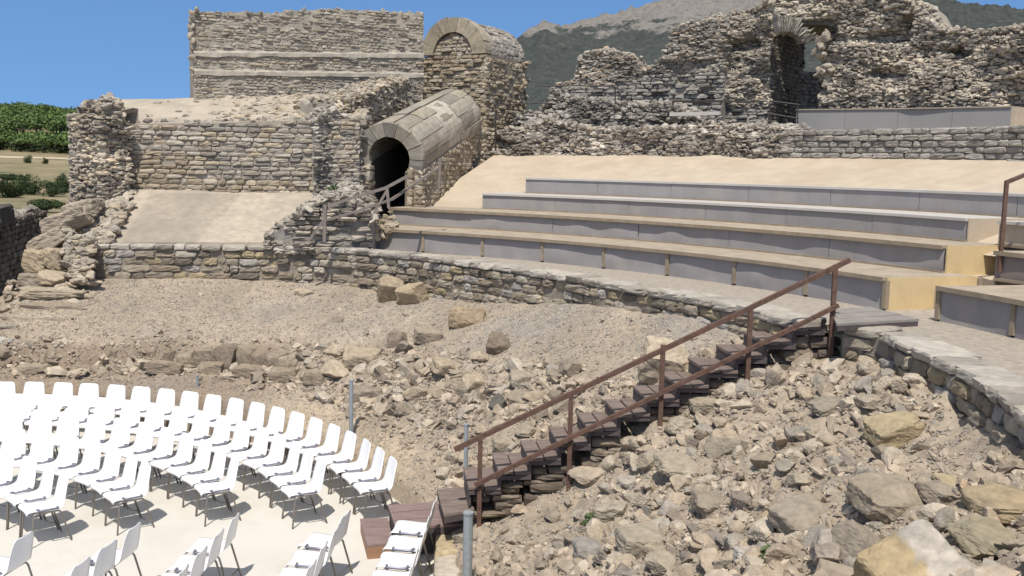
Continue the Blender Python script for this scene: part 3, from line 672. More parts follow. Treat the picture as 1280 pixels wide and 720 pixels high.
def quad_box(name, corners, z, hgt, mat, label, cat, planks=0, slot=None, sidemat=None, gap=0):
    """box of boards: px corners (far left, far right, near right, near left) of its top at height z"""
    P = [atz(a, b, z)[:2] for a, b in corners]; c = np.mean(P, 0); root = empty(name, (*c, z - hgt)); tag(root, label, cat)
    fl_, fr_, nr_, nl_ = P; n = max(1, planks)
    def lerp(a, b, f): return a + (b - a) * f
    for i in range(n):
        f0, f1 = i / n + .012, (i + 1) / n - .012
        q = [lerp(fl_, nl_, f0), lerp(fr_, nr_, f0), lerp(fr_, nr_, f1), lerp(fl_, nl_, f1)]
        V = [[*p, zz] for zz in (z - .03, z) for p in q]; mb = MB(); mb.add(V, np.array([[0, 1, 2, 3], [7, 6, 5, 4], [0, 4, 5, 1], [1, 5, 6, 2], [2, 6, 7, 3], [3, 7, 4, 0]]))
        sp(mb, 'plank', mat, root)
    q = [lerp(p, c, .03) for p in P]; V = [[*p, zz] for zz in (z - hgt, z - .032) for p in q]; mb = MB(); mb.add(V, np.array([[0, 1, 2, 3], [7, 6, 5, 4], [0, 4, 5, 1], [1, 5, 6, 2], [2, 6, 7, 3], [3, 7, 4, 0]]))
    sp(mb, 'side_boards', sidemat or mat, root); return root
M_PLAT = plain('red_brown_deck', (.235, .165, .15), .75, 0, .22, 5, .3, 50, None, (1, 4, 4))
quad_box('wooden_step', [(450, 648), (485, 646.5), (492, 679), (459, 682)], .18, .185, M_PLAT, 'low two plank wooden step box with orange brown front on the cream floor', 'step', 0, sidemat=M_BOXWOOD)
quad_box('wooden_platform', [(485, 631), (582, 624), (592, 654), (495, 661)], .36, .34, M_PLAT, 'red brown plank platform between the low step box and the staircase', 'platform', 3, sidemat=M_RISER)
quad_box('wooden_landing', [(546, 611), (584, 608), (593, 637), (555, 644)], .62, .11, M_WOOD, 'small grey wooden landing at the foot of the staircase', 'landing', 2, sidemat=M_RISER)
quad_box('wooden_deck', [(1038, 387), (1086, 383), (1150, 399), (1046, 405)], 2.99, .09, plain('grey_deck', (.25, .225, .2), .85, 0, .2, 4, .3, 40), 'grey plank deck at the head of the staircase on the podium wall', 'deck', 3, sidemat=M_RISER)

# ------------------------------------------------------------------ galvanised posts, far right handrail
def gpost(px, yt, d, zb, r, label):
    p = aty(px, yt, d); root = empty('metal_post', (p[0], p[1], zb)); tag(root, label, 'post', 'grey metal posts round the orchestra')
    mb = MB(); tube(mb, [[0, 0, 0], [0, 0, p[2] - zb - .015]], r, n=10); mb.build('tube', M_GALV, root)
    mb = MB(); tube(mb, [[0, 0, p[2] - zb - .02], [0, 0, p[2] - zb]], r * 1.15, n=10); mb.build('cap', M_GALV, root)
    mb = MB(); box(mb, [0, 0, .01], [.06, .06, .012]); mb.build('foot_plate', M_GALV, root)
gpost(246.5, 469, 17.5, .3, .026, 'grey metal post behind the outermost chairs, leftmost')
gpost(439, 475, 15.2, .15, .034, 'grey metal post behind the outermost chairs, in front of the brown boulders')
gpost(583, 530, 12.75, .3, .028, 'thin grey metal post just behind the foot of the staircase')
gpost(585.5, 640, 10.0, .0, .05, 'nearest and thickest grey metal post in front of the wooden landing')
hr = empty('handrail', (*aty(1258, 316, 14.2)[:2], 3.3)); tag(hr, 'rusty handrail post and sloping rail at the right photo edge', 'handrail')
a = aty(1258.5, 226, 14.2); mb = MB(); tube(mb, [[*a[:2], 3.4], a], .025, square=True); sp(mb, 'post', M_RUST, hr)
b_ = aty(1310, 207, 14.9); mb = MB(); tube(mb, [a + [0, 0, -.02], b_], .025, square=True); sp(mb, 'rail', M_RUST, hr)
mb = MB(); c_ = b_.copy(); tube(mb, [[*c_[:2], 3.6], c_], .036, square=True); sp(mb, 'post', M_RUST, hr)

# ------------------------------------------------------------------ chairs (they face -Y in their own space)
def chair_shell():
    prof = [(-.235, .405, .37), (-.242, .425, .395), (-.225, .443, .41), (-.17, .447, .425), (-.08, .438, .435), (.02, .430, .435), (.10, .428, .43), (.15, .437, .42), (.182, .463, .405), (.198, .505, .395), (.212, .57, .385), (.228, .645, .37), (.246, .72, .352), (.258, .765, .335), (.264, .79, .30), (.267, .803, .235)]
    nw = 11; top = []; bot = []
    for i, (y, z, w_) in enumerate(prof):
        p0 = np.array(prof[max(i - 1, 0)][:2]); p1 = np.array(prof[min(i + 1, len(prof) - 1)][:2]); t = p1 - p0; t /= np.linalg.norm(t); nrm = np.array([-t[1], t[0]])
        for j in range(nw):
            f = 2 * j / (nw - 1) - 1; dish = .018 * (f * f) * (1 if i < 8 else 1.1); roll = -.02 * max(0, abs(f) - .8) / .2
            q = np.array([y, z]) + nrm * (dish + roll * .5); top.append([f * w_ / 2, q[0], q[1]]); q2 = q - nrm * .007; bot.append([f * w_ / 2, q2[0], q2[1]])
    n = len(prof); Fq = grid_faces(n, nw); k = n * nw; V = top + bot; fs = [Fq, Fq[:, ::-1] + k]; rim = []
    loop = [i * nw for i in range(n)] + [(n - 1) * nw + j for j in range(1, nw)] + [i * nw + nw - 1 for i in range(n - 2, -1, -1)] + [j for j in range(nw - 2, 0, -1)]
    for a, b in zip(loop, loop[1:] + loop[:1]): rim.append([b, a, a + k, b + k])
    mb = MB(); mb.add(V, fs + [np.array(rim)]); return mb
def bend(pts, r=.03):
    out = [np.array(pts[0], float)]
    for a, b, c in zip(pts, pts[1:], pts[2:]):
        a, b, c = (np.array(v, float) for v in (a, b, c)); u = (a - b) / np.linalg.norm(a - b); v = (c - b) / np.linalg.norm(c - b); out += [b + u * r, b + (u + v) * r * .3, b + v * r]
    return out + [np.array(pts[-1], float)]
proto = empty('plastic_chair', (0, 0, 0))
chair_shell().build('seat_shell', M_CHAIR, proto, True)
for sx in (-1, 1):
    mb = MB(); tube(mb, bend([(sx * .215, -.215, .0), (sx * .205, -.175, .418), (sx * .205, .135, .412), (sx * .215, .255, .0)]), .0115, n=7); mb.build('leg_frame', M_TUBE, proto, True)
for yb_ in (-.15, .11): mb = MB(); tube(mb, [(-.205, yb_, .413), (.205, yb_, .413)], .010, n=6); mb.build('seat_bar', M_TUBE, proto, True)
mb = MB(); tube(mb, bend([(-.213, .225, .1), (-.10, .19, .075), (.10, .19, .075), (.213, .225, .1)]), .007, n=6); mb.build('foot_brace', M_TUBE, proto, True)
for sx in (1,):
    mb = MB(); tube(mb, bend([(.185, -.135, .445), (.19, -.125, .47), (.285, -.12, .476), (.285, .095, .472), (.19, .10, .465), (.185, .115, .44)], .018), .0125, n=6); mb.build('link_bracket', M_LINK, proto, True)
def children(o): return [c for c in bpy.data.objects if c.parent == o]
PC = children(proto); first = [True]
def put_chair(x, y, rz, label, group):
    if first[0]: r = proto; first[0] = False
    else:
        r = proto.copy(); COL.objects.link(r)
        for c in PC: d = c.copy(); COL.objects.link(d); d.parent = r
    r.location = (x, y, 0); r.rotation_euler = (rng.normal(0, .004), rng.normal(0, .004), rz + rng.normal(0, .035)); tag(r, label, 'chair', group)
ORD = ['first', 'second', 'third', 'fourth', 'fifth', 'sixth', 'seventh', 'eighth', 'ninth', 'tenth', 'eleventh', 'twelfth', 'thirteenth', 'fourteenth', 'fifteenth', 'sixteenth', 'seventeenth', 'eighteenth', 'nineteenth', 'twentieth', 'twenty-first', 'twenty-second', 'twenty-third', 'twenty-fourth', 'twenty-fifth', 'twenty-sixth']
ROWN = ['rearmost far row', 'second far row from the rear', 'middle far row', 'fourth far row from the rear', 'front far row']
for q, (r, a0) in enumerate([(7.25, 25.5), (6.34, 27.7), (5.36, 34.), (4.30, 38.), (3.33, 40.6)]):
    st = math.degrees(.497 / r); k = 0; a = a0
    while True:
        p = pol(a, r - .26); X_, Y_ = proj([*p, .4])
        if X_ < -28 or k > 25: break
        rz = math.atan2(C[1] - p[1], C[0] - p[0]) + math.pi / 2
        if Y_ < 740: put_chair(*p, rz, '%s white plastic chair from the aisle in the %s' % (ORD[k], ROWN[q]), 'white chairs beyond the aisle')
        k += 1; a += st
NEAR = [[(545, 625), (540.5, 643), (535.7, 662), (530, 682), (517, 702)], [(434, 641), (418, 671), (403, 691), (385, 713)], [(294, 646), (276, 670), (260, 690), (232, 710)], [(168, 659), (137, 681), (104, 703)], [(31, 670), (-6, 691)]]
for q, l in enumerate(NEAR):
    P = np.array([atz(a, b, .795)[:2] for a, b in l]); t = P[-1] - P[0]; t = t / np.linalg.norm(t)
    nrm = np.array([t[1], -t[0]]);  nrm = nrm if nrm[0] < 0 else -nrm           # facing: to the left
    if q == 0: nrm = nrm * .8 + np.array([-1, .05]) * .2; nrm /= np.linalg.norm(nrm)
    print('near row', q, P.round(2).tolist(), nrm.round(2))
    for k in range(len(l) + (2 if q < 3 else 1)):
        p = P[0] + t * .497 * k + nrm * .262
        X_, Y_ = proj([*p, .75])
        if Y_ > 740 or X_ < -30: break
        put_chair(*p, math.atan2(nrm[1], nrm[0]) + math.pi / 2, '%s chair from the aisle in the near row %s' % (ORD[k], ['beside the low step box', 'left of the low step box', 'below the middle far row', 'below the fourth far row', 'at the bottom left photo corner'][q]), 'white chairs on the near side of the aisle')

# ------------------------------------------------------------------ podium wall round the slope
def arc_path(t0, t1, roff=0., n=120): return Path([pol(t, RW(t) + roff) for t in np.linspace(t0, t1, n)])
def podium(name, t0, t1, label):
    """t0 > t1: runs left to right as seen from the camera"""
    p = arc_path(t0, t1); mb = MB(); u_ = np.linspace(0, p.L, 200); g = np.array([H(*(q))[0] for q in p.at(u_) + p.nor(u_) * .05]) - .15
    zb = lambda u: np.interp(u, u_, g)
    core(mb, p, zb, LIP_Z - .1, .6, (.27, .23, .18), .055, rough=.03, seed=3)
    coursed(mb, p, zb, LIP_Z - .11, .142, (.15, .46), .24, .022, 'pod', skip=.03, jit=.06, n=4, drop=1.1)
    # flat capping stones along the lip
    a = 0; Cc, Hh, U = [], [], []
    while a < p.L:
        w = rng.uniform(.22, .6); b = min(a + w, p.L)
        if b - a > .08:
            dd = rng.uniform(.42, .55); Cc.append((a + b) / 2); Hh.append([(b - a) / 2 - .004, dd / 2, .06 + rng.uniform(-.006, .006)])
        a = b
    Cc = np.array(Cc); Hh = np.array(Hh); pp = p.at(Cc) - p.nor(Cc) * (Hh[:, 1] - .02 + rng.normal(0, .02, len(Cc)))[:, None]
    blocks(mb, np.c_[pp, np.full(len(Cc), LIP_Z - .075)], Hh, p.frames(Cc), tints([(.40, .355, .29), (.35, .31, .255), (.44, .40, .335), (.31, .28, .235)], len(Cc)), n=4, k=9, jit=.025)
    o = mb.build(name, M_STONE); tag(o, label, 'wall'); return o
tg = th_of(atz(985, 396, LIP_Z)) - .9; tg2 = th_of(atz(1076, 405, LIP_Z)) + .3
podium('podium_wall', 82.5 if False else th_of(atz(112, 304, LIP_Z)), tg, 'long curved podium wall of coursed stones under the lowest seat row')
podium('podium_wall', tg2, -32, 'short curved podium wall stub right of the staircase, with pale flat capping')

# ------------------------------------------------------------------ left wing: lower wall, slabs, upper wall
LW = pxpath([(158, 240, 24.0), (300, 240, 24.3), (450, 240, 24.8)])
mb = MB(); zt = pxz(LW, [(150, 154), (300, 152), (400, 149), (450, 146)]); zb = lambda u: np.full(np.shape(u), 3.6)
core(mb, LW, zb, zt, 1.0, inset=.05, seed=1)
def lwpal(u, z): return 'warm' if (u < 1.7 and z < 4.85) or z < 4.25 else ('tan' if rng.random() < .6 else 'grey')
coursed(mb, LW, zb, zt, .112, (.14, .44), .2, .016, 'tan', lwpal, .02, .06, hj=.2)
tag(mb.build('ruined_wall', M_STONE), 'lower coursed stone wall of the left wing above its concrete slab', 'wall')
def slab_tone(mat):
    nt = mat.node_tree; b = nt.nodes['Principled BSDF']; src = b.inputs['Base Color'].links[0].from_socket; at = N(nt, 'ShaderNodeAttribute', attribute_name='tint'); nt.links.new(mixc(nt, src, at.outputs['Color'], 1., 'MULTIPLY'), b.inputs['Base Color'])
slab_tone(M_SLAB)
def sheet(name, corners, mat, label, cat, thick=.15, res=16, bump=.01):
    P = np.array(corners, float); f = np.linspace(0, 1, res); A, B = np.meshgrid(f, f, indexing='ij')
    V = (P[0] * ((1 - A) * (1 - B))[..., None] + P[1] * (A * (1 - B))[..., None] + P[2] * (A * B)[..., None] + P[3] * ((1 - A) * B)[..., None])
    V[..., 2] += bump * fbm(V * 1.5, 3, 8); V = V.reshape(-1, 3); tq = np.where((A > .1) & (A < .55 + .03 * B) & (B < .93), .86, 1.04).reshape(-1); n = len(V); W = V.copy(); W[:, 2] -= thick; g = grid_faces(res, res)
    mb = MB(); loop = [i * res for i in range(res)] + [(res - 1) * res + j for j in range(1, res)] + [i * res + res - 1 for i in range(res - 2, -1, -1)] + [j for j in range(res - 2, 0, -1)]
    rim = [[a, b, b + n, a + n] for a, b in zip(loop, loop[1:] + loop[:1])]
    mb.add(np.r_[V, W], [g[:, ::-1], g + n, np.array(rim)], np.repeat(np.r_[tq, tq][:, None], 3, 1)); o = mb.build(name, mat, smooth=False); return tag(o, label, cat)
sheet('concrete_slab', [aty(134, 303, 21.55), aty(334, 303, 21.75), aty(402, 240, 24.72), aty(170, 237, 24.0)], M_SLAB, 'sloping grey and sand concrete slab below the left wing wall', 'slab', .3, res=40)
sheet('upper_bank', [aty(134, 155, 24.2), aty(458, 150, 25.2), aty(458, 116, 29.2), aty(142, 125, 27.6)], plain('pale_bank', (.42, .36, .28), .9, 0, .15, 1.5, .3, 50, ((.30, .26, .205), .9, .47, .7)), 'pale sloping bank on top of the lower left wing wall', 'bank', .12, bump=.05)
n = 900; f = np.clip(rng.beta(2.2, 1.2, n), 0, 1); g = rng.random(n); A4 = [aty(134, 155, 24.2), aty(458, 150, 25.2), aty(458, 116, 29.2), aty(142, 125, 27.6)]
P = np.array([A4[0] * (1 - a) * (1 - b) + A4[1] * a * (1 - b) + A4[2] * a * b + A4[3] * (1 - a) * b for a, b in zip(f, g)]); P[:, 2] -= .02
kq = rng.random(n) < np.clip((f - .25) * 1.8, .03, 1); mb = MB(); rocks(mb, P[kq], (rng.uniform(.05, .1, (n, 1)) * np.minimum(1 + rng.pareto(3, (n, 1)), 1.9) * np.array([1.3, 1, .6]))[kq], tints('tan', n)[kq], 2, tilt=.25)
n = 60; a = rng.random(n); rocks(mb, np.array([A4[0] * (1 - q) + A4[3] * q for q in a]) + rng.normal(0, .1, (n, 3)) * [1, 1, .8], rng.uniform(.08, .17, (n, 3)), tints('tan', n), 2, tilt=.25)
n = 34; a = rng.random(n); rocks(mb, np.array([A4[0] * (1 - q) + A4[1] * q for q in a]) + [0, .12, .02], rng.uniform(.06, .15, (n, 3)), tints('dark', n), 2, tilt=.25)
tag(mb.build('bank_stones', M_STONE), 'loose stones lying on the pale bank below the tall upper wall', 'rubble', kind='stuff')
UW = pxpath([(243, 120, 27.8), (400, 120, 29.2), (529, 120, 30.6)])
mb = MB(); ztu = pxz(UW, [(240, 14), (330, 15), (345, 17), (360, 13), (420, 11), (470, 13), (526, 16)]); zbu = pxz(UW, [(240, 128), (400, 140), (526, 140)])
core(mb, UW, zbu, ztu, 1.1, (.38, .335, .265), .025, seed=9, rough=.03)
b1 = pxz(UW, [(240, 67), (526, 69)]); b2 = pxz(UW, [(240, 90), (526, 94)])
coursed(mb, UW, zbu, ztu, .085, (.09, .34), .16, .014, [(.39, .345, .275), (.35, .31, .245), (.42, .37, .30), (.315, .28, .225), (.38, .32, .235), (.29, .255, .205)], None, .06, .09, 3, hj=.25)
rubble_face(mb, UW, pxz(UW, [(240, 118), (526, 112)]), pxz(UW, [(240, 126), (380, 120), (526, 96)]), (.08, .2), 'tan', .8, thick=.2, top=False)
nU = int(UW.L / .13); us = np.linspace(.05, UW.L - .05, nU * 2); rocks(mb, np.c_[UW.at(us) - UW.nor(us) * rng.uniform(.0, .8, len(us))[:, None], ztu(us) - .03], rng.uniform(.05, .12, (len(us), 3)), tints('grey', len(us)), 2, tilt=.4)
us = np.zeros(14); zz = rng.uniform(6.9, 8.8, 14); rocks(mb, np.c_[UW.at(us) + rng.normal(0, .04, (14, 2)), zz], rng.uniform(.06, .13, (14, 3)), tints('tan', 14), 2)
rocks(mb, [[*(UW.at(0.) - [.06, 0]), z] for z in (aty(240, q, 27.8)[2] for q in (44, 38, 33, 28))], rng.uniform(.09, .15, (4, 3)), tints('tan', 4), 2)
uw = mb.build('upper_ruined_wall', M_FAR); tag(uw, 'tall upper stone wall of the left wing with two pale plaster bands', 'wall')
for bf in (b1, b2):
    us = np.linspace(0, UW.L, 90); V = []
    for u in us:
        p_ = UW.at(u); n_ = UW.nor(u); z_ = float(bf(u)); w_ = .075 + .02 * float(noise(np.array([u * 3, z_, 1]))); e_ = .018 * float(noise(np.array([u * 5, z_, 7])))
        for oo, zz in ((-.06, z_ - w_), (.035, z_ - w_ + e_), (.04 + e_, z_ + w_ * .3), (.02, z_ + w_ + e_), (-.06, z_ + w_)): V.append([*(p_ + n_ * oo), zz])
    mb = MB(); mb.add(V, grid_faces(90, 5), (.46, .41, .33)); mb.build('plaster_band', M_FAR, uw)
# ragged end of the wing
WE = pxpath([(86, 250, 23.6), (100, 250, 23.4), (128, 250, 23.1), (166, 245, 23.7)])
mb = MB(); zt = pxz(WE, [(84, 146), (98, 146), (104, 146), (106, 136), (120, 135), (123, 130), (150, 128), (153, 146), (168, 156)]); zb = lambda u: np.full(np.shape(u), 2.3)
off = lambda u, z: .16 * fbm(np.stack([np.asarray(u) * 2.2, np.asarray(z) * 2.2, 0 * np.asarray(z)], -1), 3, 33)
core(mb, WE, zb, zt, 1.3, (.31, .265, .21), .1, off, .1, .05, 2)
rubble_face(mb, WE, zb, zt, (.09, .19), 'tan', 1., off=off, thick=.9, u0=.15)
coursed(mb, Path(WE.at(np.linspace(0, .34, 5))), zb, pxz(WE, [(80, 140), (100, 140)]), .17, (.2, .36), .4, .02, 'grey', None, .0, .06, 4)
rocks(mb, [[*(WE.at(1.0) - WE.nor(1.0) * .3), zt(1.0) + d] for d in (.02, .12, .2)], [[.32, .25, .12], [.24, .2, .1], [.14, .12, .1]], tints('grey', 3), 3, tilt=.2)
tag(mb.build('ragged_wall_end', M_STONE), 'broken rubble end of the left wing wall beside the field view', 'wall')
# rubble heap stepping down from the ragged end to the podium
mb = MB(); n = 150; f = rng.random(n); g = rng.random(n)
P = np.array([aty(104, 318, 21.2) * (1 - a) * (1 - b) + aty(142, 300, 21.3) * (1 - a) * b + aty(168, 240, 23.7) * a * b + aty(112, 255, 23.0) * a * (1 - b) for a, b in zip(f, g)])
rocks(mb, P, rng.uniform(.08, .2, (n, 3)) * [1.2, 1, .7], tints('tan', n), 2, tilt=.25)
tag(mb.build('rubble_steps', M_STONE), 'heap of tan rubble stones stepping down beside the concrete slab', 'rubble')

# ------------------------------------------------------------------ vaulted doorway
def barrel(mb, A, B, Rin, Rout, nring, nseg, a0=0, a1=math.pi, pal='grey', gap=.006, jit=.012, over=True):
    """barrel of separate voussoir blocks from A to B; angle measured from the right side over the top"""
    A = np.asarray(A, float); B = np.asarray(B, float); ax = B - A; L = np.linalg.norm(ax); ax /= L
    side = np.array([ax[1], -ax[0], 0]); side /= np.linalg.norm(side); up = np.cross(side, ax)
    for i in range(nseg):
        cuts = np.linspace(0, L, nring + 1) + (rng.uniform(-.12, .12, nring + 1) * L / nring); cuts[0] = 0; cuts[-1] = L
        if i % 2 and nring > 1: cuts[1:-1] += .25 * L / nring
        for j in range(nring):
            ta, tb = a0 + (a1 - a0) * i / nseg + gap / Rout, a0 + (a1 - a0) * (i + 1) / nseg - gap / Rout
            la, lb = cuts[j] + gap, cuts[j + 1] - gap; ro = Rout + rng.normal(0, jit); V = []
            nn = 4
            for l in np.linspace(la, lb, nn):
                for r in (Rin, ro):
                    for t in np.linspace(ta, tb, nn):
                        e = .012 if (r == ro and (l in (la, lb) or t in (ta, tb))) else 0
                        V.append(A + ax * l + (side * math.cos(t) + up * math.sin(t)) * (r - e) + rng.normal(0, .004, 3))
            idx = lambda a, b, c: (a * 2 + b) * nn + c; Fq = []
            for a in range(nn - 1):
                for c in range(nn - 1):
                    Fq.append([idx(a, 1, c), idx(a, 1, c + 1), idx(a + 1, 1, c + 1), idx(a + 1, 1, c)]); Fq.append([idx(a, 0, c), idx(a + 1, 0, c), idx(a + 1, 0, c + 1), idx(a, 0, c + 1)])
                Fq.append([idx(a, 0, 0), idx(a, 1, 0), idx(a + 1, 1, 0), idx(a + 1, 0, 0)]); Fq.append([idx(a, 0, nn - 1), idx(a + 1, 0, nn - 1), idx(a + 1, 1, nn - 1), idx(a, 1, nn - 1)])
            for c in range(nn - 1):
                Fq.append([idx(0, 0, c), idx(0, 0, c + 1), idx(0, 1, c + 1), idx(0, 1, c)]); Fq.append([idx(nn - 1, 0, c), idx(nn - 1, 1, c), idx(nn - 1, 1, c + 1), idx(nn - 1, 0, c + 1)])
            mb.add(V, np.array(Fq), tints(pal, 1)[0])
    return side, up, ax
VA = aty(489, 196, 25.1); VB = aty(567, 147, 30.4); Ro = .87; Ri = .53
PALV = [(.31, .28, .225), (.36, .32, .255), (.25, .225, .18), (.39, .345, .27), (.28, .245, .19), (.33, .285, .215)]
vault = empty('vaulted_doorway', (VA[0], VA[1], 3.3)); tag(vault, 'stone barrel vault over a dark arched doorway below the tall upper wall', 'vault')
axv = VB - VA; hv = axv.copy(); hv[2] = 0; hv /= np.linalg.norm(hv)
mb = MB(); side, up, ax = barrel(mb, VA, VB, Ri + .04, Ro, 5, 8, -.5, math.pi + .25, PALV, .013, .03); sp(mb, 'barrel_vault', M_STONE, vault)
mb = MB(); barrel(mb, VA - ax * .16, VA + ax * .02, Ri, Ro + .02, 1, 9, -.5, math.pi + .3, PALV, .011, .008); sp(mb, 'arch_ring', M_STONE, vault)
mb = MB(); _sd = np.array([axv[1], -axv[0], 0]); _sd /= np.linalg.norm(_sd); _up = np.cross(_sd, ax); V = [VA + axv * q + (_sd * math.cos(t) + _up * math.sin(t)) * (Ro - .035) for q in np.linspace(.01, .99, 8) for t in np.linspace(-.5, math.pi + .25, 24)]
mb.add(V, grid_faces(8, 24), (.47, .42, .34)); sp(mb, 'mortar_bed', M_STONE, vault)
# inner tunnel lining down to the door sill, tinted dark to deepen its shade
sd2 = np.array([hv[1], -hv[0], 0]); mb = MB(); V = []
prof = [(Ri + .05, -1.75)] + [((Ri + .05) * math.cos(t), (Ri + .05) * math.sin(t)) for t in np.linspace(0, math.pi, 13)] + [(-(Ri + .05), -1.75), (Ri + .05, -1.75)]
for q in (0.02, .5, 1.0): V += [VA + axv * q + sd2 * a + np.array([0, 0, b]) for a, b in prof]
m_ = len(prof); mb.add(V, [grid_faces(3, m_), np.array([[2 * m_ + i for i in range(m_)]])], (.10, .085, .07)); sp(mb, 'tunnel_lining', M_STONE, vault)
for sg, wd in ((1, .15), (-1, .26)):      # jambs
    mb = MB(); z = 3.3
    while z < VA[2] - .3:
        hh = rng.uniform(.17, .3); hh = min(hh, VA[2] - .22 - z); c = VA + sd2 * sg * (Ri + wd / 2 - .05 + rng.normal(0, .008)) - hv * .02
        fr = np.array([[sd2[0], hv[0], 0], [sd2[1], hv[1], 0], [0, 0, 1]]); blocks(mb, [[c[0], c[1], z + hh / 2]], [[wd / 2, .2, hh / 2 - .005]], [fr], tints('warm', 1), n=4, k=9, jit=.03); z += hh
    sp(mb, 'door_jamb', M_STONE, vault)
# flank wall under the right side of the vault
FW = Path([(VA + sd2 * (Ri + .1) - ax * .1)[:2], (VA + sd2 * (Ro - .02) - ax * .08)[:2], (VB + sd2 * (Ro - .02))[:2], aty(652, 190, 32.)[:2]])
mb = MB(); _l = np.linalg.norm((VB - VA)[:2]) + .2; zt = lambda u: np.interp(u, [0, .2, _l, _l + 1.4], [VA[2] - .3, VA[2] - .38, VB[2] - .4, VB[2] - .5]); zb = lambda u: np.interp(u, [0, .3, _l, _l + 2], [3.3, 3.3, 4.4, 4.6])
core(mb, FW, zb, zt, .5, (.28, .23, .17), seed=12); coursed(mb, FW, zb, zt, .12, (.13, .38), .18, .025, 'warm', None, .03, .08)
us = np.linspace(0, FW.L, 40); rocks(mb, np.c_[FW.at(us) - .05, zt(us)], rng.uniform(.05, .1, (40, 3)), tints('tan', 40), 2, tilt=.3)
tag(mb.build('flank_wall', M_STONE), 'narrow stone flank wall rising along the edge of the sand coloured bank under the vault', 'wall')
# rough masonry filling between the wing wall and the vault
RF_ = pxpath([(398, 240, 24.4), (425, 240, 24.8), (452, 240, 24.9)])
mb = MB(); zt = pxz(RF_, [(395, 150), (415, 135), (432, 150), (450, 165)]); zb = lambda u: np.full(np.shape(u), 3.2)
off = lambda u, z: .12 * fbm(np.stack([np.asarray(u) * 2.5, np.asarray(z) * 2.5, 0 * np.asarray(z)], -1), 3, 53)
core(mb, RF_, zb, zt, .9, (.31, .28, .235), .08, off, .1, .05, 7); rubble_face(mb, RF_, zb, zt, (.07, .2), 'grey', 1., off=off, thick=.7)
tag(mb.build('rubble_infill', M_STONE), 'pale rough rubble masonry directly left of the arched doorway', 'wall')
BK = pxpath([(425, 150, 25.6), (458, 130, 26.8), (512, 108, 30.0)])
mb = MB(); zt = pxz(BK, [(420, 128), (450, 120), (490, 105), (535, 92)]); zb = lambda u: np.full(np.shape(u), 4.8)
core(mb, BK, zb, zt, 1.2, (.31, .28, .235), .08, off, .12, .06, 17); rubble_face(mb, BK, zb, zt, (.07, .2), 'tan', 1., off=off, thick=1.)
tag(mb.build('rubble_backing', M_STONE), 'rough rubble masonry between the barrel vault and the tall upper wall', 'wall')
# rubble ramp going up to the door
RP = pxpath([(328, 300, 21.45), (400, 300, 21.5), (466, 300, 21.6)])
mb = MB(); zt = pxz(RP, [(326, 299), (345, 285), (365, 274), (380, 262), (400, 250), (420, 243), (440, 248), (464, 274)]); zb = lambda u: np.full(np.shape(u), 2.75)
core(mb, RP, zb, zt, 2.6, (.27, .25, .215), .1, res=.1, rough=.06, seed=19); 
coursed(mb, RP, zb, zt, .105, (.14, .5), .3, .05, [(.32, .285, .235), (.37, .325, .265), (.26, .23, .19), (.41, .36, .29)], None, .06, .1, 4, drop=.9, hj=.3)
n = 300; us = rng.uniform(0, RP.L, n); dd = rng.uniform(0, 2.5, n); rocks(mb, np.c_[RP.at(us) - RP.nor(us) * dd[:, None], zt(us) - .03 + dd * .1], rng.uniform(.06, .17, (n, 3)) * [1.4, 1, .6], tints('grey', n), 2, tilt=.3)
tag(mb.build('rubble_ramp', M_STONE), 'stepped grey rubble ramp leading up to the arched doorway', 'rubble')
n = 26; mb = MB(); P = np.array([aty(x, y, 22.7) for x, y in zip(rng.uniform(440, 500, n), rng.uniform(262, 300, n))]); DP = pxpath([(430, 280, 22.6), (470, 280, 22.9), (500, 280, 23.3)]); core(mb, DP, 2.7, 3.3, 1.9, (.3, .25, .18), .06, seed=23); rubble_face(mb, DP, 2.7, 3.36, (.06, .15), 'warm', 1., thick=1.6); rocks(mb, P, rng.uniform(.06, .13, (n, 3)), tints('warm', n), 2, tilt=.3)
tag(mb.build('door_rubble', M_STONE), 'yellowish rubble stones at the foot of the arched doorway', 'rubble')
# wooden handrail of the ramp
hr = empty('ramp_handrail', aty(405, 302, 20.95)); tag(hr, 'weathered wooden handrail with braces in front of the arched doorway', 'handrail')
def rail_bar(nm, pts, r): mb = MB(); tube(mb, [aty(*p) for p in pts], r, square=True); sp(mb, nm, M_RAIL, hr)
rail_bar('top_rail', [(410, 258, 20.95), (446, 245.5, 21.0), (482, 235, 21.15), (510, 220, 21.3)], .03); rail_bar('mid_rail', [(408, 275, 20.95), (446, 264, 21.0), (490, 249, 21.2), (548, 210, 22.2)], .026)
rail_bar('post', [(405.5, 302, 20.95), (406.5, 256, 20.95)], .034); rail_bar('post', [(486, 260, 21.15), (484, 236, 21.15)], .028); rail_bar('post', [(549, 236, 22.2), (550, 198, 22.2)], .028)
rail_bar('brace', [(385, 302, 20.9), (404, 276, 20.95)], .028); rail_bar('brace', [(467, 267, 21.1), (483, 239, 21.15)], .026)

# ------------------------------------------------------------------ arched tower block above the vault
TA_ = aty(566, 69, 31.9); TB_ = aty(619, 72, 34.4); tower = empty('arched_tower', (TA_[0], TA_[1], 5.)); tag(tower, 'square stone tower block with a walled up arch of pale voussoirs', 'tower')
ht = TB_ - TA_; ht[2] = 0; LT = np.linalg.norm(ht); ht /= LT; st_ = np.array([ht[1], -ht[0], 0]); TB2 = TA_ + ht * LT
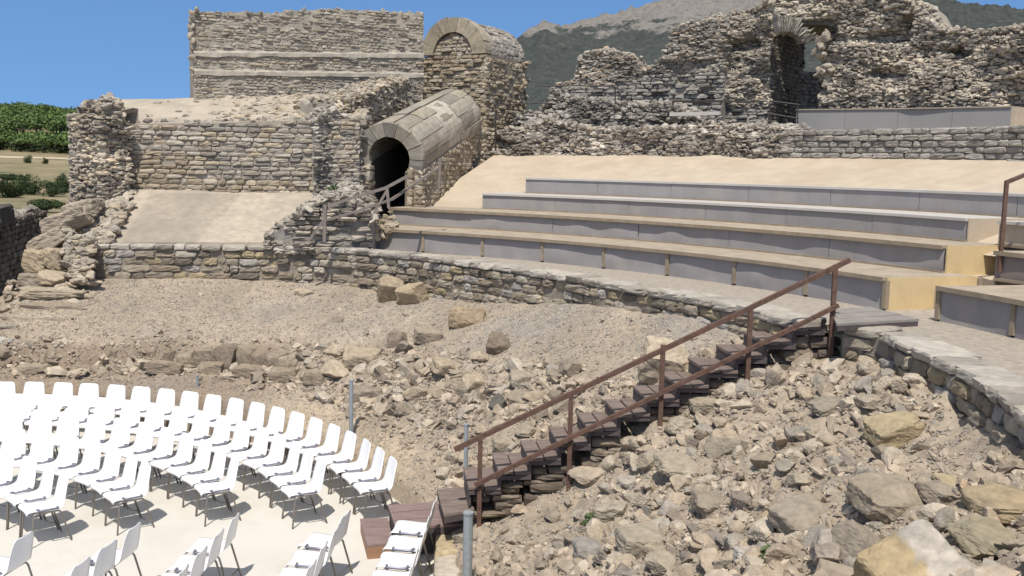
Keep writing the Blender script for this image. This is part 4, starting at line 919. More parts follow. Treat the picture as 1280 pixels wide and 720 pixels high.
# square to the photograph: the front face runs along x
mb = MB(); barrel(mb, TA_ - ht * .05, TA_ + ht * .45, .71, 1.185, 1, 9, 0.02, math.pi - .02, [(.36, .305, .215), (.33, .28, .2), (.39, .335, .245), (.30, .255, .18)], .006, .012); sp(mb, 'voussoir_arch', M_STONE, tower)
mb = MB(); barrel(mb, TA_ + ht * .43, TB2, .71, 1.14, 9, 22, 0.0, math.pi, 'grey', .003, .014); sp(mb, 'vault_top', M_FAR, tower)
PF = Path([(TA_ - st_ * 1.195)[:2], (TA_ + st_ * 1.195)[:2]]); PS = Path([(TA_ + st_ * 1.235)[:2], (TB2 + st_ * 1.225)[:2]])
mb = MB(); core(mb, PF, 4.6, TA_[2] + .01, LT, (.28, .23, .165), .05, seed=21, rough=.02); core(mb, Path([(TA_ - st_ * .69)[:2], (TA_ + st_ * .69)[:2]]), TA_[2] - .1, lambda u: TA_[2] + np.sqrt(np.maximum(.01, .69 ** 2 - (u - .69) ** 2)), .4, (.28, .23, .165), .06, seed=22, res=.08)
coursed(mb, PF, 4.6, TA_[2], .125, (.14, .42), .2, .025, 'warm', None, .03, .07); coursed(mb, PS, 4.6, TA_[2], .125, (.13, .36), .2, .03, 'warm', None, .05, .08)
coursed(mb, Path([(TA_ - st_ * .69)[:2], (TA_ + st_ * .69)[:2]]), TA_[2], lambda u: TA_[2] + np.sqrt(np.maximum(.0, .67 ** 2 - (np.asarray(u) - .69) ** 2)), .115, (.14, .34), .2, .02, 'tan', None, .02, .07, drop=.3)
us = np.linspace(PS.L * .75, PS.L, 40); rocks(mb, np.c_[PS.at(us) + rng.normal(0, .05, (40, 2)), rng.uniform(5.6, TA_[2], 40)], rng.uniform(.06, .14, (40, 3)), tints('warm', 40), 2)
sp(mb, 'tower_wall', M_STONE, tower)
# slim iron guard rail beside the tower
M_IRON = plain('dark_iron', (.06, .052, .045), .6, .4, .2, 10)
gr = empty('iron_railing', aty(619, 193, 30.4)); tag(gr, 'thin dark iron railing between the tower block and the rubble', 'railing')
for l in ([(619, 193, 30.4), (620, 122, 30.4)],): mb = MB(); tube(mb, [aty(*p) for p in l], .022); sp(mb, 'post', M_IRON, gr)
for l in ([(619, 131, 30.4), (672, 129, 30.8), (690, 128, 30.8)], [(672, 108, 29.8), (720, 107, 29.6), (768, 108, 29.3)]): mb = MB(); tube(mb, [aty(*p) for p in l], .018); sp(mb, 'rail', M_IRON, gr)
mb = MB(); tube(mb, [aty(769, 108, 29.3), aty(769, 130, 29.3)], .02); sp(mb, 'post', M_IRON, gr)

def DB(px): return float(np.interp(px, [500] + [q[0] for q in TOPL] + [1420], [_b[0][1] + .9] + [q[1] for q in _b] + [_b[-1][1] - 2.1]))
print('DB', [round(DB(q), 1) for q in (612, 800, 957, 1140, 1280)])
def pxd(l, off): return Path([aty(a, 150, DB(a) + off)[:2] for a in l])
# ------------------------------------------------------------------ right: rubble bank, upper coursed wall, great ruin
BKL = [(612, 194), (700, 195), (800, 195), (900, 196), (992, 197)]
bp_ = [cone_hit(a, b) for a, b in BKL]; RBP = Path([p[:2] for p in bp_])
print('rubble bank', [p.round(1).tolist() for p in bp_])
def big_off(sd, a):
    def f(u, z):
        P = np.stack([np.asarray(u) * 1.0, np.asarray(z) * 1.5, 0 * np.asarray(z) + sd], -1); h = noise(P * 1.35, sd + 40)
        return a * fbm(P, 4, sd) - a * 1.1 * np.clip((h - .38) * 4, 0, 1)          # hollows where stones have fallen out
    return f
mb = MB(); zt = pxz(RBP, [(612, 168), (640, 160), (680, 152), (720, 158), (760, 162), (840, 160), (880, 155), (930, 157), (992, 160)]); zb = lambda u: np.full(np.shape(u), 4.3); off = big_off(61, .3)
core(mb, RBP, zb, zt, 1.6, (.27, .245, .21), .12, off, .11, .08, 31); rubble_face(mb, RBP, zb, zt, (.07, .2), [(.37, .33, .275), (.31, .275, .23), (.43, .385, .32), (.25, .22, .18), (.35, .295, .225)], .95, off=off, thick=1.2)
tag(mb.build('rubble_bank', M_FAR), 'low rubble bank along the top edge of the concrete bank, left of the coursed wall', 'rubble')
RB2 = pxd([640, 700, 770, 860], .9)
mb = MB(); zt = pxz(RB2, [(638, 158), (655, 140), (672, 128), (690, 118), (710, 122), (740, 126), (760, 128), (800, 130), (830, 128), (848, 140), (864, 156)]); zb = lambda u: np.full(np.shape(u), 4.8); off = big_off(62, .45)
core(mb, RB2, zb, zt, 1.8, (.23, .21, .18), .14, off, .11, .1, 32); rubble_face(mb, RB2, zb, zt, (.07, .22), 'dark', .95, off=off, thick=1.5)
tag(mb.build('rubble_mound', M_FAR), 'dark grey jagged rubble mound between the tower block and the ruined wall', 'rubble')
RB3 = pxd([684, 740, 800, 902], 2.7)
mb = MB(); zt = pxz(RB3, [(684, 112), (695, 104), (712, 99), (716, 76), (730, 64), (750, 61), (770, 66), (788, 72), (796, 88), (806, 86), (818, 76), (826, 66), (831, 40), (845, 31), (862, 28), (890, 24), (905, 18)]); zb = lambda u: np.full(np.shape(u), 5.0); off = big_off(63, .2)
core(mb, RB3, zb, zt, 1.3, (.27, .245, .205), .1, off, .11, .06, 33)
zc = pxz(RB3, [(684, 112), (790, 100), (800, 92), (905, 84)]); coursed(mb, RB3, zb, zc, .11, (.14, .42), .2, .03, [(.29, .265, .23), (.33, .305, .265), (.24, .22, .19), (.36, .33, .285)], None, .05, .08, off=off, hj=.2)
rubble_face(mb, RB3, lambda u: zc(u) - .05, zt, (.07, .2), [(.33, .30, .25), (.37, .33, .27), (.24, .22, .185), (.41, .36, .29), (.35, .275, .2)], 1., off=off, thick=1.)
tag(mb.build('broken_side_wall', M_FAR), 'stepped broken side wall left of the tall dark archway', 'wall')

UP = [cone_hit(a, b) for a, b in [(975, 197.5), (1060, 198), (1140, 198.5), (1210, 199.5), (1280, 201)]]
e_ = UP[-1] + (UP[-1] - UP[-2]) * 2.2; UPP = Path([p[:2] for p in UP] + [e_[:2]])
mb = MB(); zt = pxz(UPP, [(970, 161), (1000, 160), (1140, 158), (1280, 156), (1500, 150)]); zb = lambda u: np.full(np.shape(u), 4.5)
core(mb, UPP, zb, zt, .8, (.26, .235, .2), .07, seed=41); coursed(mb, UPP, zb, zt, .15, (.2, .5), .25, .02, [(.33, .305, .265), (.29, .265, .23), (.37, .34, .295), (.25, .23, .2)], None, .01, .06, 4, drop=1.)
tag(mb.build('coursed_wall', M_STONE), 'neat low coursed grey wall at the top of the concrete bank on the right', 'wall')
# walkway behind
V = [];
for p, n_ in zip(UPP.at(np.linspace(0, UPP.L, 12)), UPP.nor(np.linspace(0, UPP.L, 12))):
    for q in (.5, 3., 6.5): V.append([*(p - n_ * q), 5.62])
mb = MB(); mb.add(V, grid_faces(12, 3)[:, ::-1]); tag(mb.build('upper_walkway', M_CONC), kind='structure')
# grey boarded box bench
GB = pxd([995, 1140, 1263], 1.7); bx = empty('grey_bench_box', (*GB.at(0.), 5.5)); tag(bx, 'long plain grey boarded bench box in front of the great ruin', 'bench')
ztg = pxz(GB, [(990, 138), (1140, 136.5), (1265, 134)]); us = np.linspace(0, GB.L, 5)
for i in range(4):
    mb = MB(); V = []
    for u in np.linspace(us[i] + .004, us[i + 1] - .004, 6):
        p = GB.at(u); n_ = GB.nor(u)
        for oo, zz in ((0, 5.4), (0, ztg(u)), (-.04, ztg(u)), (-.04, 5.4)): V.append([*(p + n_ * oo), zz])
    mb.add(V, [grid_faces(6, 4), np.array([[3, 2, 1, 0]]), np.array([[20, 21, 22, 23]])]); sp(mb, 'front_panel', plain('grey_board', (.275, .265, .255), .8, 0, .05, 2), bx)
mb = MB(); V = []
for u in us:
    p = GB.at(u); n_ = GB.nor(u)
    for oo, zz in ((.03, ztg(u) + .003), (.03, ztg(u) + .035), (-.9, ztg(u) + .035), (-.9, ztg(u) + .003)): V.append([*(p + n_ * oo), zz])
mb.add(V, [grid_faces(5, 4), np.array([[3, 2, 1, 0]]), np.array([[16, 17, 18, 19]])]); sp(mb, 'top_board', M_PLANK, bx)
mb = MB(); p = GB.at(GB.L); n_ = GB.nor(GB.L); q = p - n_ * .9; t_ = GB.tan(GB.L)
mb.add([[*p, 5.4], [*q, 5.4], [*q, ztg(GB.L)], [*p, ztg(GB.L)], [*(p + t_ * .1), 5.4], [*(q + t_ * .1), 5.4], [*(q + t_ * .1), ztg(GB.L)], [*(p + t_ * .1), ztg(GB.L)]], np.array([[0, 1, 2, 3], [7, 6, 5, 4], [0, 4, 5, 1], [1, 5, 6, 2], [2, 6, 7, 3], [3, 7, 4, 0]])); sp(mb, 'end_panel', M_CONC, bx)
# great ruin with the archway
ruin = empty('great_ruin', aty(985, 150, 27.6)); tag(ruin, 'massive ruined rubble wall with a tall dark archway at the top right', 'ruin')
PALR = [(.42, .37, .295), (.375, .33, .265), (.31, .275, .225), (.46, .41, .33), (.44, .375, .28), (.25, .22, .18)]
def mass(nm, pxl, top, zb0, thick, sd, amp, size=(.055, .175), pal=PALR, low=None, ztf=None):
    p = pxpath(pxl); zt = pxz(p, top) if ztf is None else ztf; off = big_off(sd, amp); mb = MB(); zb = fn(zb0)
    core(mb, p, zb, zt, thick, (.29, .26, .215), .12, off, .11, .07, sd); rubble_face(mb, p, zb if low is None else (lambda u: low), zt, size, pal, .88, off=off, thick=min(thick, 1.4))
    if low is not None: coursed(mb, p, zb, lambda u: np.full(np.shape(u), low), .1, (.14, .4), .2, .03, [(.29, .265, .23), (.33, .305, .265), (.24, .22, .19), (.36, .33, .285)], None, .06, .09, off=off, hj=.2)
    sp(mb, nm, M_FAR, ruin); return p, zt
mass('left_pier', [(876, 150, DB(876) + 3.2), (920, 150, DB(920) + 3.2), (957, 150, DB(957) + 3.2)], [(872, 27), (890, 18), (916, 6), (935, 0), (957, 4), (960, 6)], 5.0, 1.0, 71, .42, (.055, .175), low=6.6)
mass('right_wall', [(q, 150, DB(q) + 3.2) for q in (1024, 1060, 1100, 1180, 1300, 1420)], [(1020, 20), (1040, -2), (1060, -14), (1100, -12), (1122, 2), (1132, 18), (1150, 33), (1170, 38), (1200, 40), (1230, 35), (1280, 33), (1420, 20)], 5.0, 2.2, 72, .42, (.055, .18))
# archway: side wall of the passage, lintel of thin bricks, roof, broken end wall
DA = DB(957) + 3.2; a_ = aty(957, 150, DA)[:2]; dirp = np.array([.58, .81]); dirp /= np.linalg.norm(dirp); b2_ = a_ + dirp * 2.8
zl = aty(985, 33, DA - .2)[2]
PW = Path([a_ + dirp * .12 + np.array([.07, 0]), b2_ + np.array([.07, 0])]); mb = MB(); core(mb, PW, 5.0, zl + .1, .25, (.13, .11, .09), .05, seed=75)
coursed(mb, PW, 5.0, zl, .11, (.14, .4), .2, .015, [(.17, .145, .115), (.14, .12, .095), (.20, .17, .135)], None, .02, .07); sp(mb, 'passage_wall', M_FAR, ruin)  # inner passage stones tinted dark to stand for the shade inside
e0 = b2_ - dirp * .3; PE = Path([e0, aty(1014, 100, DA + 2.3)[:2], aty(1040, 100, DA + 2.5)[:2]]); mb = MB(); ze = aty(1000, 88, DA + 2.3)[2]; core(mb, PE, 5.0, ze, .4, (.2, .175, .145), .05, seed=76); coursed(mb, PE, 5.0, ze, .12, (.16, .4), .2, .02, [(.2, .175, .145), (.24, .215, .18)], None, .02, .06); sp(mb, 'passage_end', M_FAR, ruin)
mb = MB(); c0 = aty(950, 18, DA + .6); c1 = aty(1042, 18, DA - .6)
V = []
for q in (0., .8, 1.7, 2.5):
    for f in np.linspace(0, 1, 7):
        base = c0[:2] * (1 - f) + c1[:2] * f + dirp * q; zz = zl + .07 * math.sin(math.pi * f)
        V.append([*base, zz])
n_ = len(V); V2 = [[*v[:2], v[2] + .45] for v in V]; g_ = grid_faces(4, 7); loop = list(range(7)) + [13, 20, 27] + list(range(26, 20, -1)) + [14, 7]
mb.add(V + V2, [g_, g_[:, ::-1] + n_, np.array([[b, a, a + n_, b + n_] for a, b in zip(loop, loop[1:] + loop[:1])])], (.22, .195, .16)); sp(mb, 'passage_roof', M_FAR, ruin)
# fan of thin arch bricks
mb = MB(); ac = aty(977, 57, DA - .5); Cc, Hh, Rm, Tn = [], [], [], []
for q in range(34):
    t = rad(14 + 92 * q / 33); r = .5; ln = rng.uniform(.13, .26); c = ac + np.array([math.cos(t) * (r + ln), -.0 + rng.normal(0, .03), math.sin(t) * (r + ln) * .78]); cs, sn = math.cos(t), math.sin(t)
    Cc.append(c); Hh.append([ln, .28, .021]); Rm.append(np.array([[cs, 0, -sn], [0, 1, 0], [sn, 0, cs]])); Tn.append(tints([(.33, .30, .25), (.28, .255, .215), (.38, .345, .285), (.24, .22, .185)], 1)[0])
blocks(mb, Cc, Hh, Rm, Tn, n=3, k=9, jit=.06); sp(mb, 'brick_arch', M_FAR, ruin)
LP = pxpath([(945, 30, DA + .25), (985, 30, DA - .1), (1045, 30, DA - .9)]); mb = MB(); zt = pxz(LP, [(940, 5), (960, -2), (1000, -12), (1045, -12)]); zb = lambda u: np.full(np.shape(u), zl + .16); off = big_off(77, .12)
core(mb, LP, zb, zt, 1.5, (.35, .31, .25), .16, off, .1, .06, 77); rubble_face(mb, LP, lambda u: zl + .17 + 0 * np.asarray(u), zt, (.08, .24), [(.45, .39, .30), (.42, .365, .285), (.36, .32, .255)], 1., off=lambda u, z: off(u, z) - .05, thick=1.2); sp(mb, 'lintel_mass', M_FAR, ruin)
# torn edge of the masonry right of the opening
n = 90; mb = MB(); P = np.array([aty(1012 + 20 * a ** .5 + max(0, (y - 60)) * .12 + 8 * b, y, DB(1015) + 3.1 + rng.uniform(-.15, .3)) for a, b, y in zip(rng.random(n), rng.random(n), rng.uniform(40, 156, n))]); rocks(mb, P, rng.uniform(.08, .2, (n, 3)), tints([(.40, .34, .26), (.36, .31, .24), (.31, .265, .205)], n), 2); sp(mb, 'torn_edge', M_FAR, ruin)
# kerb and rail left of the arch
wr = empty('walkway_kerb', aty(850, 140, 28.0)); tag(wr, 'pale stone kerb and dark rail left of the archway', 'kerb')
mb = MB(); a = aty(838, 143, 28.2); b = aty(900, 141.5, 27.2); tube(mb, [a, b], .05, square=True); sp(mb, 'kerb_stone', M_WHITETOP, wr)
mb = MB(); tube(mb, [aty(841, 134, 28.2), aty(841, 126.5, 28.2), aty(905, 126.5, 27.1), aty(955, 127, 26.9)], .025, square=True); sp(mb, 'rail', M_IRON, wr)
sg = empty('archway_barrier', aty(962, 158, 27.2)); tag(sg, 'thin dark metal barrier across the foot of the archway', 'barrier')
for l in ([(962, 158, 27.2), (962.5, 124, 27.2)], [(997, 156, 27.), (997, 128, 27.)], [(962, 126, 27.2), (1000, 131, 27.)], [(962, 142, 27.2), (998, 148, 27.)]): mb = MB(); tube(mb, [aty(*p) for p in l], .018); sp(mb, 'bar', M_IRON, sg)

# ------------------------------------------------------------------ left edge: dark wall, corner blocks, long slabs
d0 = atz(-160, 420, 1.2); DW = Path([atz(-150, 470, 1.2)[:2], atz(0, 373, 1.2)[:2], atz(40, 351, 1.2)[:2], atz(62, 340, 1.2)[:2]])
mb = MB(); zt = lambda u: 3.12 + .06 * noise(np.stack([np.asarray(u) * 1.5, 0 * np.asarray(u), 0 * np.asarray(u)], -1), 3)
core(mb, DW, 1.0, zt, .6, (.12, .095, .075), .05, seed=91); coursed(mb, DW, 1.0, zt, .15, (.18, .45), .22, .02, [(.15, .12, .095), (.12, .095, .075), (.18, .15, .12), (.21, .18, .15)], None, .03, .08)  # stone tints darkened to carry the wall's shade
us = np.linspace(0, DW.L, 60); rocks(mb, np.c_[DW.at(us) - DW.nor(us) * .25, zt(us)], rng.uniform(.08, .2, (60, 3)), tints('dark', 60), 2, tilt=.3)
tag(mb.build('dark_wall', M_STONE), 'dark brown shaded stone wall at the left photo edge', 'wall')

# ------------------------------------------------------------------ named boulders and blocks
def stone(name, p, half, tint, label, cat, rz=0., tilt=(0, 0), kind='rock', n=4, group=None, cut=(.4, .85), planes=13, jit=.03, k=8, alt=None):
    mb = MB(); half = np.asarray(half, float); tint = np.asarray(tint) * [1., .95, .87]
    cx, sx_ = math.cos(tilt[0]), math.sin(tilt[0]); cy, sy = math.cos(tilt[1]), math.sin(tilt[1])
    R = _rz(rz) @ np.array([[cy, 0, sy], [0, 1, 0], [-sy, 0, cy]]) @ np.array([[1, 0, 0], [0, cx, -sx_], [0, sx_, cx]])
    if kind == 'block':
        V, Fq = CUBE[14]; q = V / ((np.abs(V) ** k).sum(1) ** (1 / k))[:, None]
        for _ in range(6):                      # knocked corners
            nn = rng.normal(size=3); nn /= np.linalg.norm(nn); d = q @ nn; lim = d.max() * rng.uniform(.68, .9); q = q - np.maximum(d - lim, 0)[:, None] * nn
        o9 = rng.uniform(0, 50, 3); q = q * (1 + .13 * fbm(q * 1.5 + o9, 5, 3)[:, None] - .10 * np.abs(fbm(q * 3.2 + o9, 3, 8))[:, None]) + jit * rng.normal(0, .22, q.shape); V = q * half
        q1 = np.clip(tint, 0, 1); t = np.asarray(tint) * (1 + .12 * fbm(V * 4 + 9, 3, 5)[:, None])
    else:
        D, Fq = ICO[4]; nn = rng.normal(size=(planes, 3)); nn /= np.linalg.norm(nn, axis=1)[:, None]; d = rng.uniform(*cut, planes); dot = D @ nn.T
        r = np.minimum(np.where(dot > .05, d / np.maximum(dot, .05), 9).min(1), 1.); o_ = rng.uniform(0, 50, 3)
        r = r * (1 + .12 * fbm(D * 1.9 + o_, 4, 3) + .05 * fbm(D * 7 + o_, 3, 7) - .09 * np.abs(fbm(D * 3.5 + o_, 3, 17))); V = D * r[:, None] * half * 1.12; t = np.asarray(tint) * (1 + .12 * fbm(D * 3 + o_, 3, 5)[:, None])
    if alt is not None:
        sd = (V / half) @ np.asarray(alt[1]) + .45 * fbm(V * 7, 5, 2); ok_ = np.broadcast_to(np.asarray(alt[0]), V.shape); oc = alt[2] * (1 + .4 * fbm(V * 5 + 3, 3, 12))[:, None] * np.ones(3); t = np.where((sd > .12)[:, None], ok_ * (1 + .25 * fbm(V * 22, 2, 5))[:, None], np.asarray(t) * (1 + .5 * fbm(V * 3.5 + 2, 3, 31))[:, None])
    mb.add(V @ R.T, Fq, t); o = mb.build(name, M_ROCK, None, False); o.location = p; return tag(o, label, cat, group)
taken = []
def on_slope(px, py, w, h, depth, tint, label, kind='rock', rz=0., tilt=(0, 0), name='boulder', cat='boulder', sink=.34, **kw):
    """boulder seen at pixel (px, py = its foot), w x h pixels large"""
    p = hit(px, py); sc = np.linalg.norm(p - O) / F; hw, hh = w * sc / 2, h * sc / 2
    p = p + np.array([0, depth * .5, 0]); p[2] = float(H(p[0], p[1])[0]) + hh * (1 - 2 * sink); taken.append((p[0], p[1], max(hw, depth) * 1.0))
    return stone(name, p, (hw, depth, hh), tint, label, cat, rz, tilt, kind, **kw)
G1 = (.325, .285, .23); G2 = (.28, .245, .20); T1 = (.38, .325, .25); T2 = (.43, .37, .29); D1 = (.20, .165, .13); Y1 = (.37, .315, .215)
on_slope(622, 441, 34, 40, .17, D1, 'upright dark brown boulder standing on the gravel below the long podium wall', 'rock', .3)
on_slope(583, 408, 44, 30, .18, (.35, .28, .195), 'tan squared block lying at the foot of the long podium wall', 'block', -.1)
on_slope(487, 378, 32, 34, .14, (.35, .295, .215), 'yellowish slab leaning on the podium wall, left one of two', 'block', .2, (.5, .2), sink=.1)
on_slope(514, 381, 38, 28, .14, (.39, .325, .23), 'yellowish slab leaning on the podium wall, right one of two', 'block', -.3, (.6, -.2), sink=.12)
on_slope(828, 474, 62, 52, .22, (.45, .39, .31), 'big pale slab leaning behind the middle of the staircase', 'block', .15, (.35, .15), sink=.1)
on_slope(379, 370, 24, 14, .1, T2, 'pale stone alone on the gravel below the podium wall')
on_slope(421, 403, 16, 15, .08, G2, 'small grey stone on the gravel left of the boulders')
on_slope(416, 447, 36, 22, .2, T2, 'pale boulder with dark front at the left end of the boulder jumble', 'rock', 0, (.2, 0))
on_slope(452, 457, 48, 24, .2, T1, 'long brown boulder with a sharp dark front edge', 'block', .2, (.25, .1))
on_slope(496, 432, 24, 22, .12, (.24, .2, .165), 'brown squared stone on top of the boulder jumble', 'block')
on_slope(534, 428, 34, 22, .16, G1, 'grey angular boulder right of the brown squared stone', 'block', .4, (.2, .1))
on_slope(415, 481, 40, 30, .22, T2, 'rounded pale boulder above the grey metal post')
on_slope(456, 502, 40, 24, .18, (.29, .25, .21), 'flat grey brown slab just right of the grey metal post', 'block', .2, (.15, 0))
on_slope(505, 443, 30, 22, .16, (.27, .24, .2), 'dark rounded stone below the brown squared stone')
on_slope(502, 524, 28, 22, .14, (.28, .24, .2), 'dark boulder with a pale split face, lowest of the jumble', 'rock', .4)
on_slope(520, 499, 32, 18, .14, T1, 'wedge of brown stone in the middle of the jumble')
on_slope(556, 470, 34, 18, .16, T1, 'tilted brown slab with a shaded underside in the jumble', 'block', .5, (.3, .3))
on_slope(600, 452, 30, 16, .14, T2, 'pale flat stone below the upright dark boulder')
on_slope(588, 492, 30, 30, .16, T2, 'pale angular boulder left of the black shaded stone', 'block', .6, (.3, .2))
on_slope(625, 512, 26, 30, .2, (.12, .115, .10), 'nearly black shaded stone in the middle of the rubble slope', 'rock', .2)  # shadow put into the stone's near-black tint
on_slope(652, 483, 30, 18, .16, G1, 'flat grey slab right of the black shaded stone', 'block', .2, (.15, .1))
on_slope(650, 505, 24, 20, .14, G2, 'grey brown block leaning beside the black shaded stone', 'block', -.3, (.2, .2))
on_slope(690, 462, 26, 22, .14, (.30, .265, .225), 'grey angular stone above the handrail')
on_slope(712, 470, 22, 26, .14, G2, 'upright grey stone above the handrail', 'block', .4, (.1, .2))
on_slope(668, 505, 28, 18, .14, T1, 'brown squared stone beside the handrail')
on_slope(707, 517, 30, 22, .16, G2, 'dark grey boulder half behind the handrail')
on_slope(566, 539, 22, 12, .1, G2, 'dark flat stone on the sandy ground behind the thin metal post')
on_slope(657, 548, 30, 18, .16, G1, 'grey boulder behind the lower part of the handrail')
on_slope(630, 563, 30, 16, .14, G1, 'flat grey boulder behind the foot of the handrail', 'block', .2)
# right hand slope
on_slope(915, 567, 58, 40, .22, (.27, .24, .195), 'wide grey boulder with a dark front beside the staircase', 'rock', .1, (.1, .05))
on_slope(850, 544, 34, 28, .18, (.36, .325, .265), 'round grey boulder beside the fourth rail post')
on_slope(880, 515, 34, 16, .14, G1, 'flat grey slab beside the staircase supports', 'block', .1, (.1, 0))
on_slope(812, 588, 34, 22, .16, (.32, .28, .225), 'grey boulder just below the third rail post')
on_slope(845, 600, 48, 22, .2, (.36, .32, .26), 'long pale grey boulder in the rubble below the staircase', 'block', .2, (.1, .1))
on_slope(1040, 512, 46, 18, .14, (.26, .235, .195), 'long grey stone near the top of the right rubble slope', 'block', .35, (.1, -.15))
on_slope(1120, 556, 62, 30, .16, (.36, .305, .205), 'yellowish flat block in the upper right rubble slope', 'block', .3, (.15, -.1))
on_slope(1090, 512, 30, 14, .12, G1, 'small grey slab above the yellowish flat block', 'block', .3)
on_slope(955, 585, 44, 28, .2, (.30, .26, .21), 'grey pointed boulder right of the wide grey boulder')
on_slope(1112, 652, 68, 46, .24, (.31, .27, .215), 'big grey block with a sharp left edge in the right rubble slope', 'block', .15, (.12, .06), sink=.2)
on_slope(1150, 738, 104, 66, .25, (.37, .30, .19), 'largest boulder at the bottom right, ochre with a white crystalline side', 'block', .35, (.5, -.35), sink=.26, alt=((.43, .385, .325), (.95, 0, .1), 1.))
on_slope(1258, 642, 66, 26, .2, (.34, .28, .19), 'tan flat block cut by the right photo edge', 'block', .05, (.1, 0))
on_slope(1245, 668, 34, 26, .14, (.43, .36, .28), 'rounded pale brown stone below the tan flat block')
on_slope(1185, 625, 44, 22, .16, (.30, .26, .215), 'grey slab half buried above the big grey block', 'block', .3, (.2, .1))
on_slope(1195, 604, 36, 14, .12, Y1, 'small yellowish slab above the half buried grey slab', 'block', .2, (.1, 0))
on_slope(1206, 616, 14, 12, .07, (.48, .37, .27), 'small pinkish stone beside the half buried grey slab')
on_slope(1248, 580, 28, 18, .12, T2, 'pale stone on the grey gravel near the podium stub')
on_slope(1210, 582, 28, 20, .12, (.35, .30, .25), 'brownish grey stone on the grey gravel near the podium stub')
on_slope(1108, 580, 30, 28, .16, G2, 'dark grey stone between the yellowish flat block and the big grey block')
on_slope(1240, 700, 60, 28, .2, (.30, .27, .2), 'brown grey slab at the right photo edge beside the largest boulder', 'block', .2, (.2, .1))
on_slope(938, 698, 32, 18, .1, (.42, .40, .37), 'small clean pale grey block at the bottom of the right slope', 'block', .2, (.1, .1))
on_slope(890, 640, 40, 22, .18, (.28, .245, .20), 'flat dark grey boulder in the lower right slope', 'block', .1, (.1, .1))
on_slope(928, 640, 28, 22, .14, (.24, .205, .18), 'dark brownish stone right of the flat dark grey boulder')
on_slope(958, 658, 28, 22, .14, (.42, .34, .24), 'ochre stone in the lower right slope')
on_slope(1005, 664, 60, 28, .2, (.30, .265, .22), 'long grey slab pointing up the slope in the lower right', 'block', .4, (.15, -.2))
on_slope(1040, 712, 52, 40, .2, (.31, .275, .24), 'grey boulder with a dark hollow left of the largest boulder')
on_slope(1080, 705, 40, 44, .2, (.27, .24, .20), 'steep grey slab leaning left of the largest boulder', 'block', .6, (.4, .4))
on_slope(1000, 612, 40, 20, .16, (.35, .31, .25), 'grey boulder above the long grey slab')
on_slope(752, 592, 1, 1, .01, T1, 'tiny chip of stone under the staircase', sink=.9) if False else None
on_slope(735, 612, 48, 34, .2, (.38, .33, .27), 'pale brown boulder just right of the second rail post', 'rock', .2)
on_slope(690, 655, 20, 22, .1, G2, 'small dark stone on the bare earth below the staircase')
on_slope(652, 645, 30, 10, .1, (.45, .37, .29), 'flat pinkish stone at the foot of the staircase supports')
on_slope(715, 683, 20, 16, .1, G2, 'small grey stone on the bare earth, lower right one')
on_slope(770, 650, 50, 36, .2, (.36, .325, .27), 'pale grey boulder below the staircase, left of the green weed')
on_slope(800, 690, 56, 34, .2, (.34, .305, .25), 'pale angular boulder at the bottom centre of the slope', 'block', .3, (.2, .1))
on_slope(735, 708, 34, 22, .16, (.27, .26, .245), 'bluish grey flat stone at the bottom centre', 'block', .2, (.1, 0))
on_slope(830, 722, 44, 30, .2, (.37, .33, .27), 'pale boulder cut by the bottom photo edge')
# pale slab in front of the landing
def flatblock(name, corners, z, hgt, tint, label):
    P = np.array([atz(a, b, z)[:2] for a, b in corners]); c = P.mean(0); V, Fq = CUBE[8]; u = (V[:, 0] + 1) / 2; v = (V[:, 1] + 1) / 2
    xy = (P[0] * ((1 - u) * v)[:, None] + P[1] * (u * v)[:, None] + P[2] * (u * (1 - v))[:, None] + P[3] * ((1 - u) * (1 - v))[:, None])
    k = 1 - .03 * (np.abs(V[:, 2]) > .9); xy = c + (xy - c) * k[:, None] + .02 * np.stack([fbm(V * 1.3 + 3, 3, 1), fbm(V * 1.3 + 8, 3, 2)], -1)
    zz = z - hgt / 2 + V[:, 2] * hgt / 2 + .012 * fbm(np.c_[xy * 3, V[:, 2]], 3, 6); mb = MB(); mb.add(np.c_[xy, zz], Fq, np.asarray(tint) * (1 + .1 * fbm(np.c_[xy * 2, zz], 3, 4)[:, None]))
    o = mb.build(name, M_ROCK, None, True); return tag(o, label, 'stone slab')
flatblock('stone_slab', [(545, 664), (592, 662), (600, 688), (543, 692)], .24, .3, (.46, .37, .23), 'yellowish rough slab under the nearest metal post')
flatblock('stone_slab', [(543, 690), (604, 686), (614, 722), (542, 726)], .20, .3, (.50, .44, .36), 'pale smooth slab at the bottom edge beside the nearest metal post')

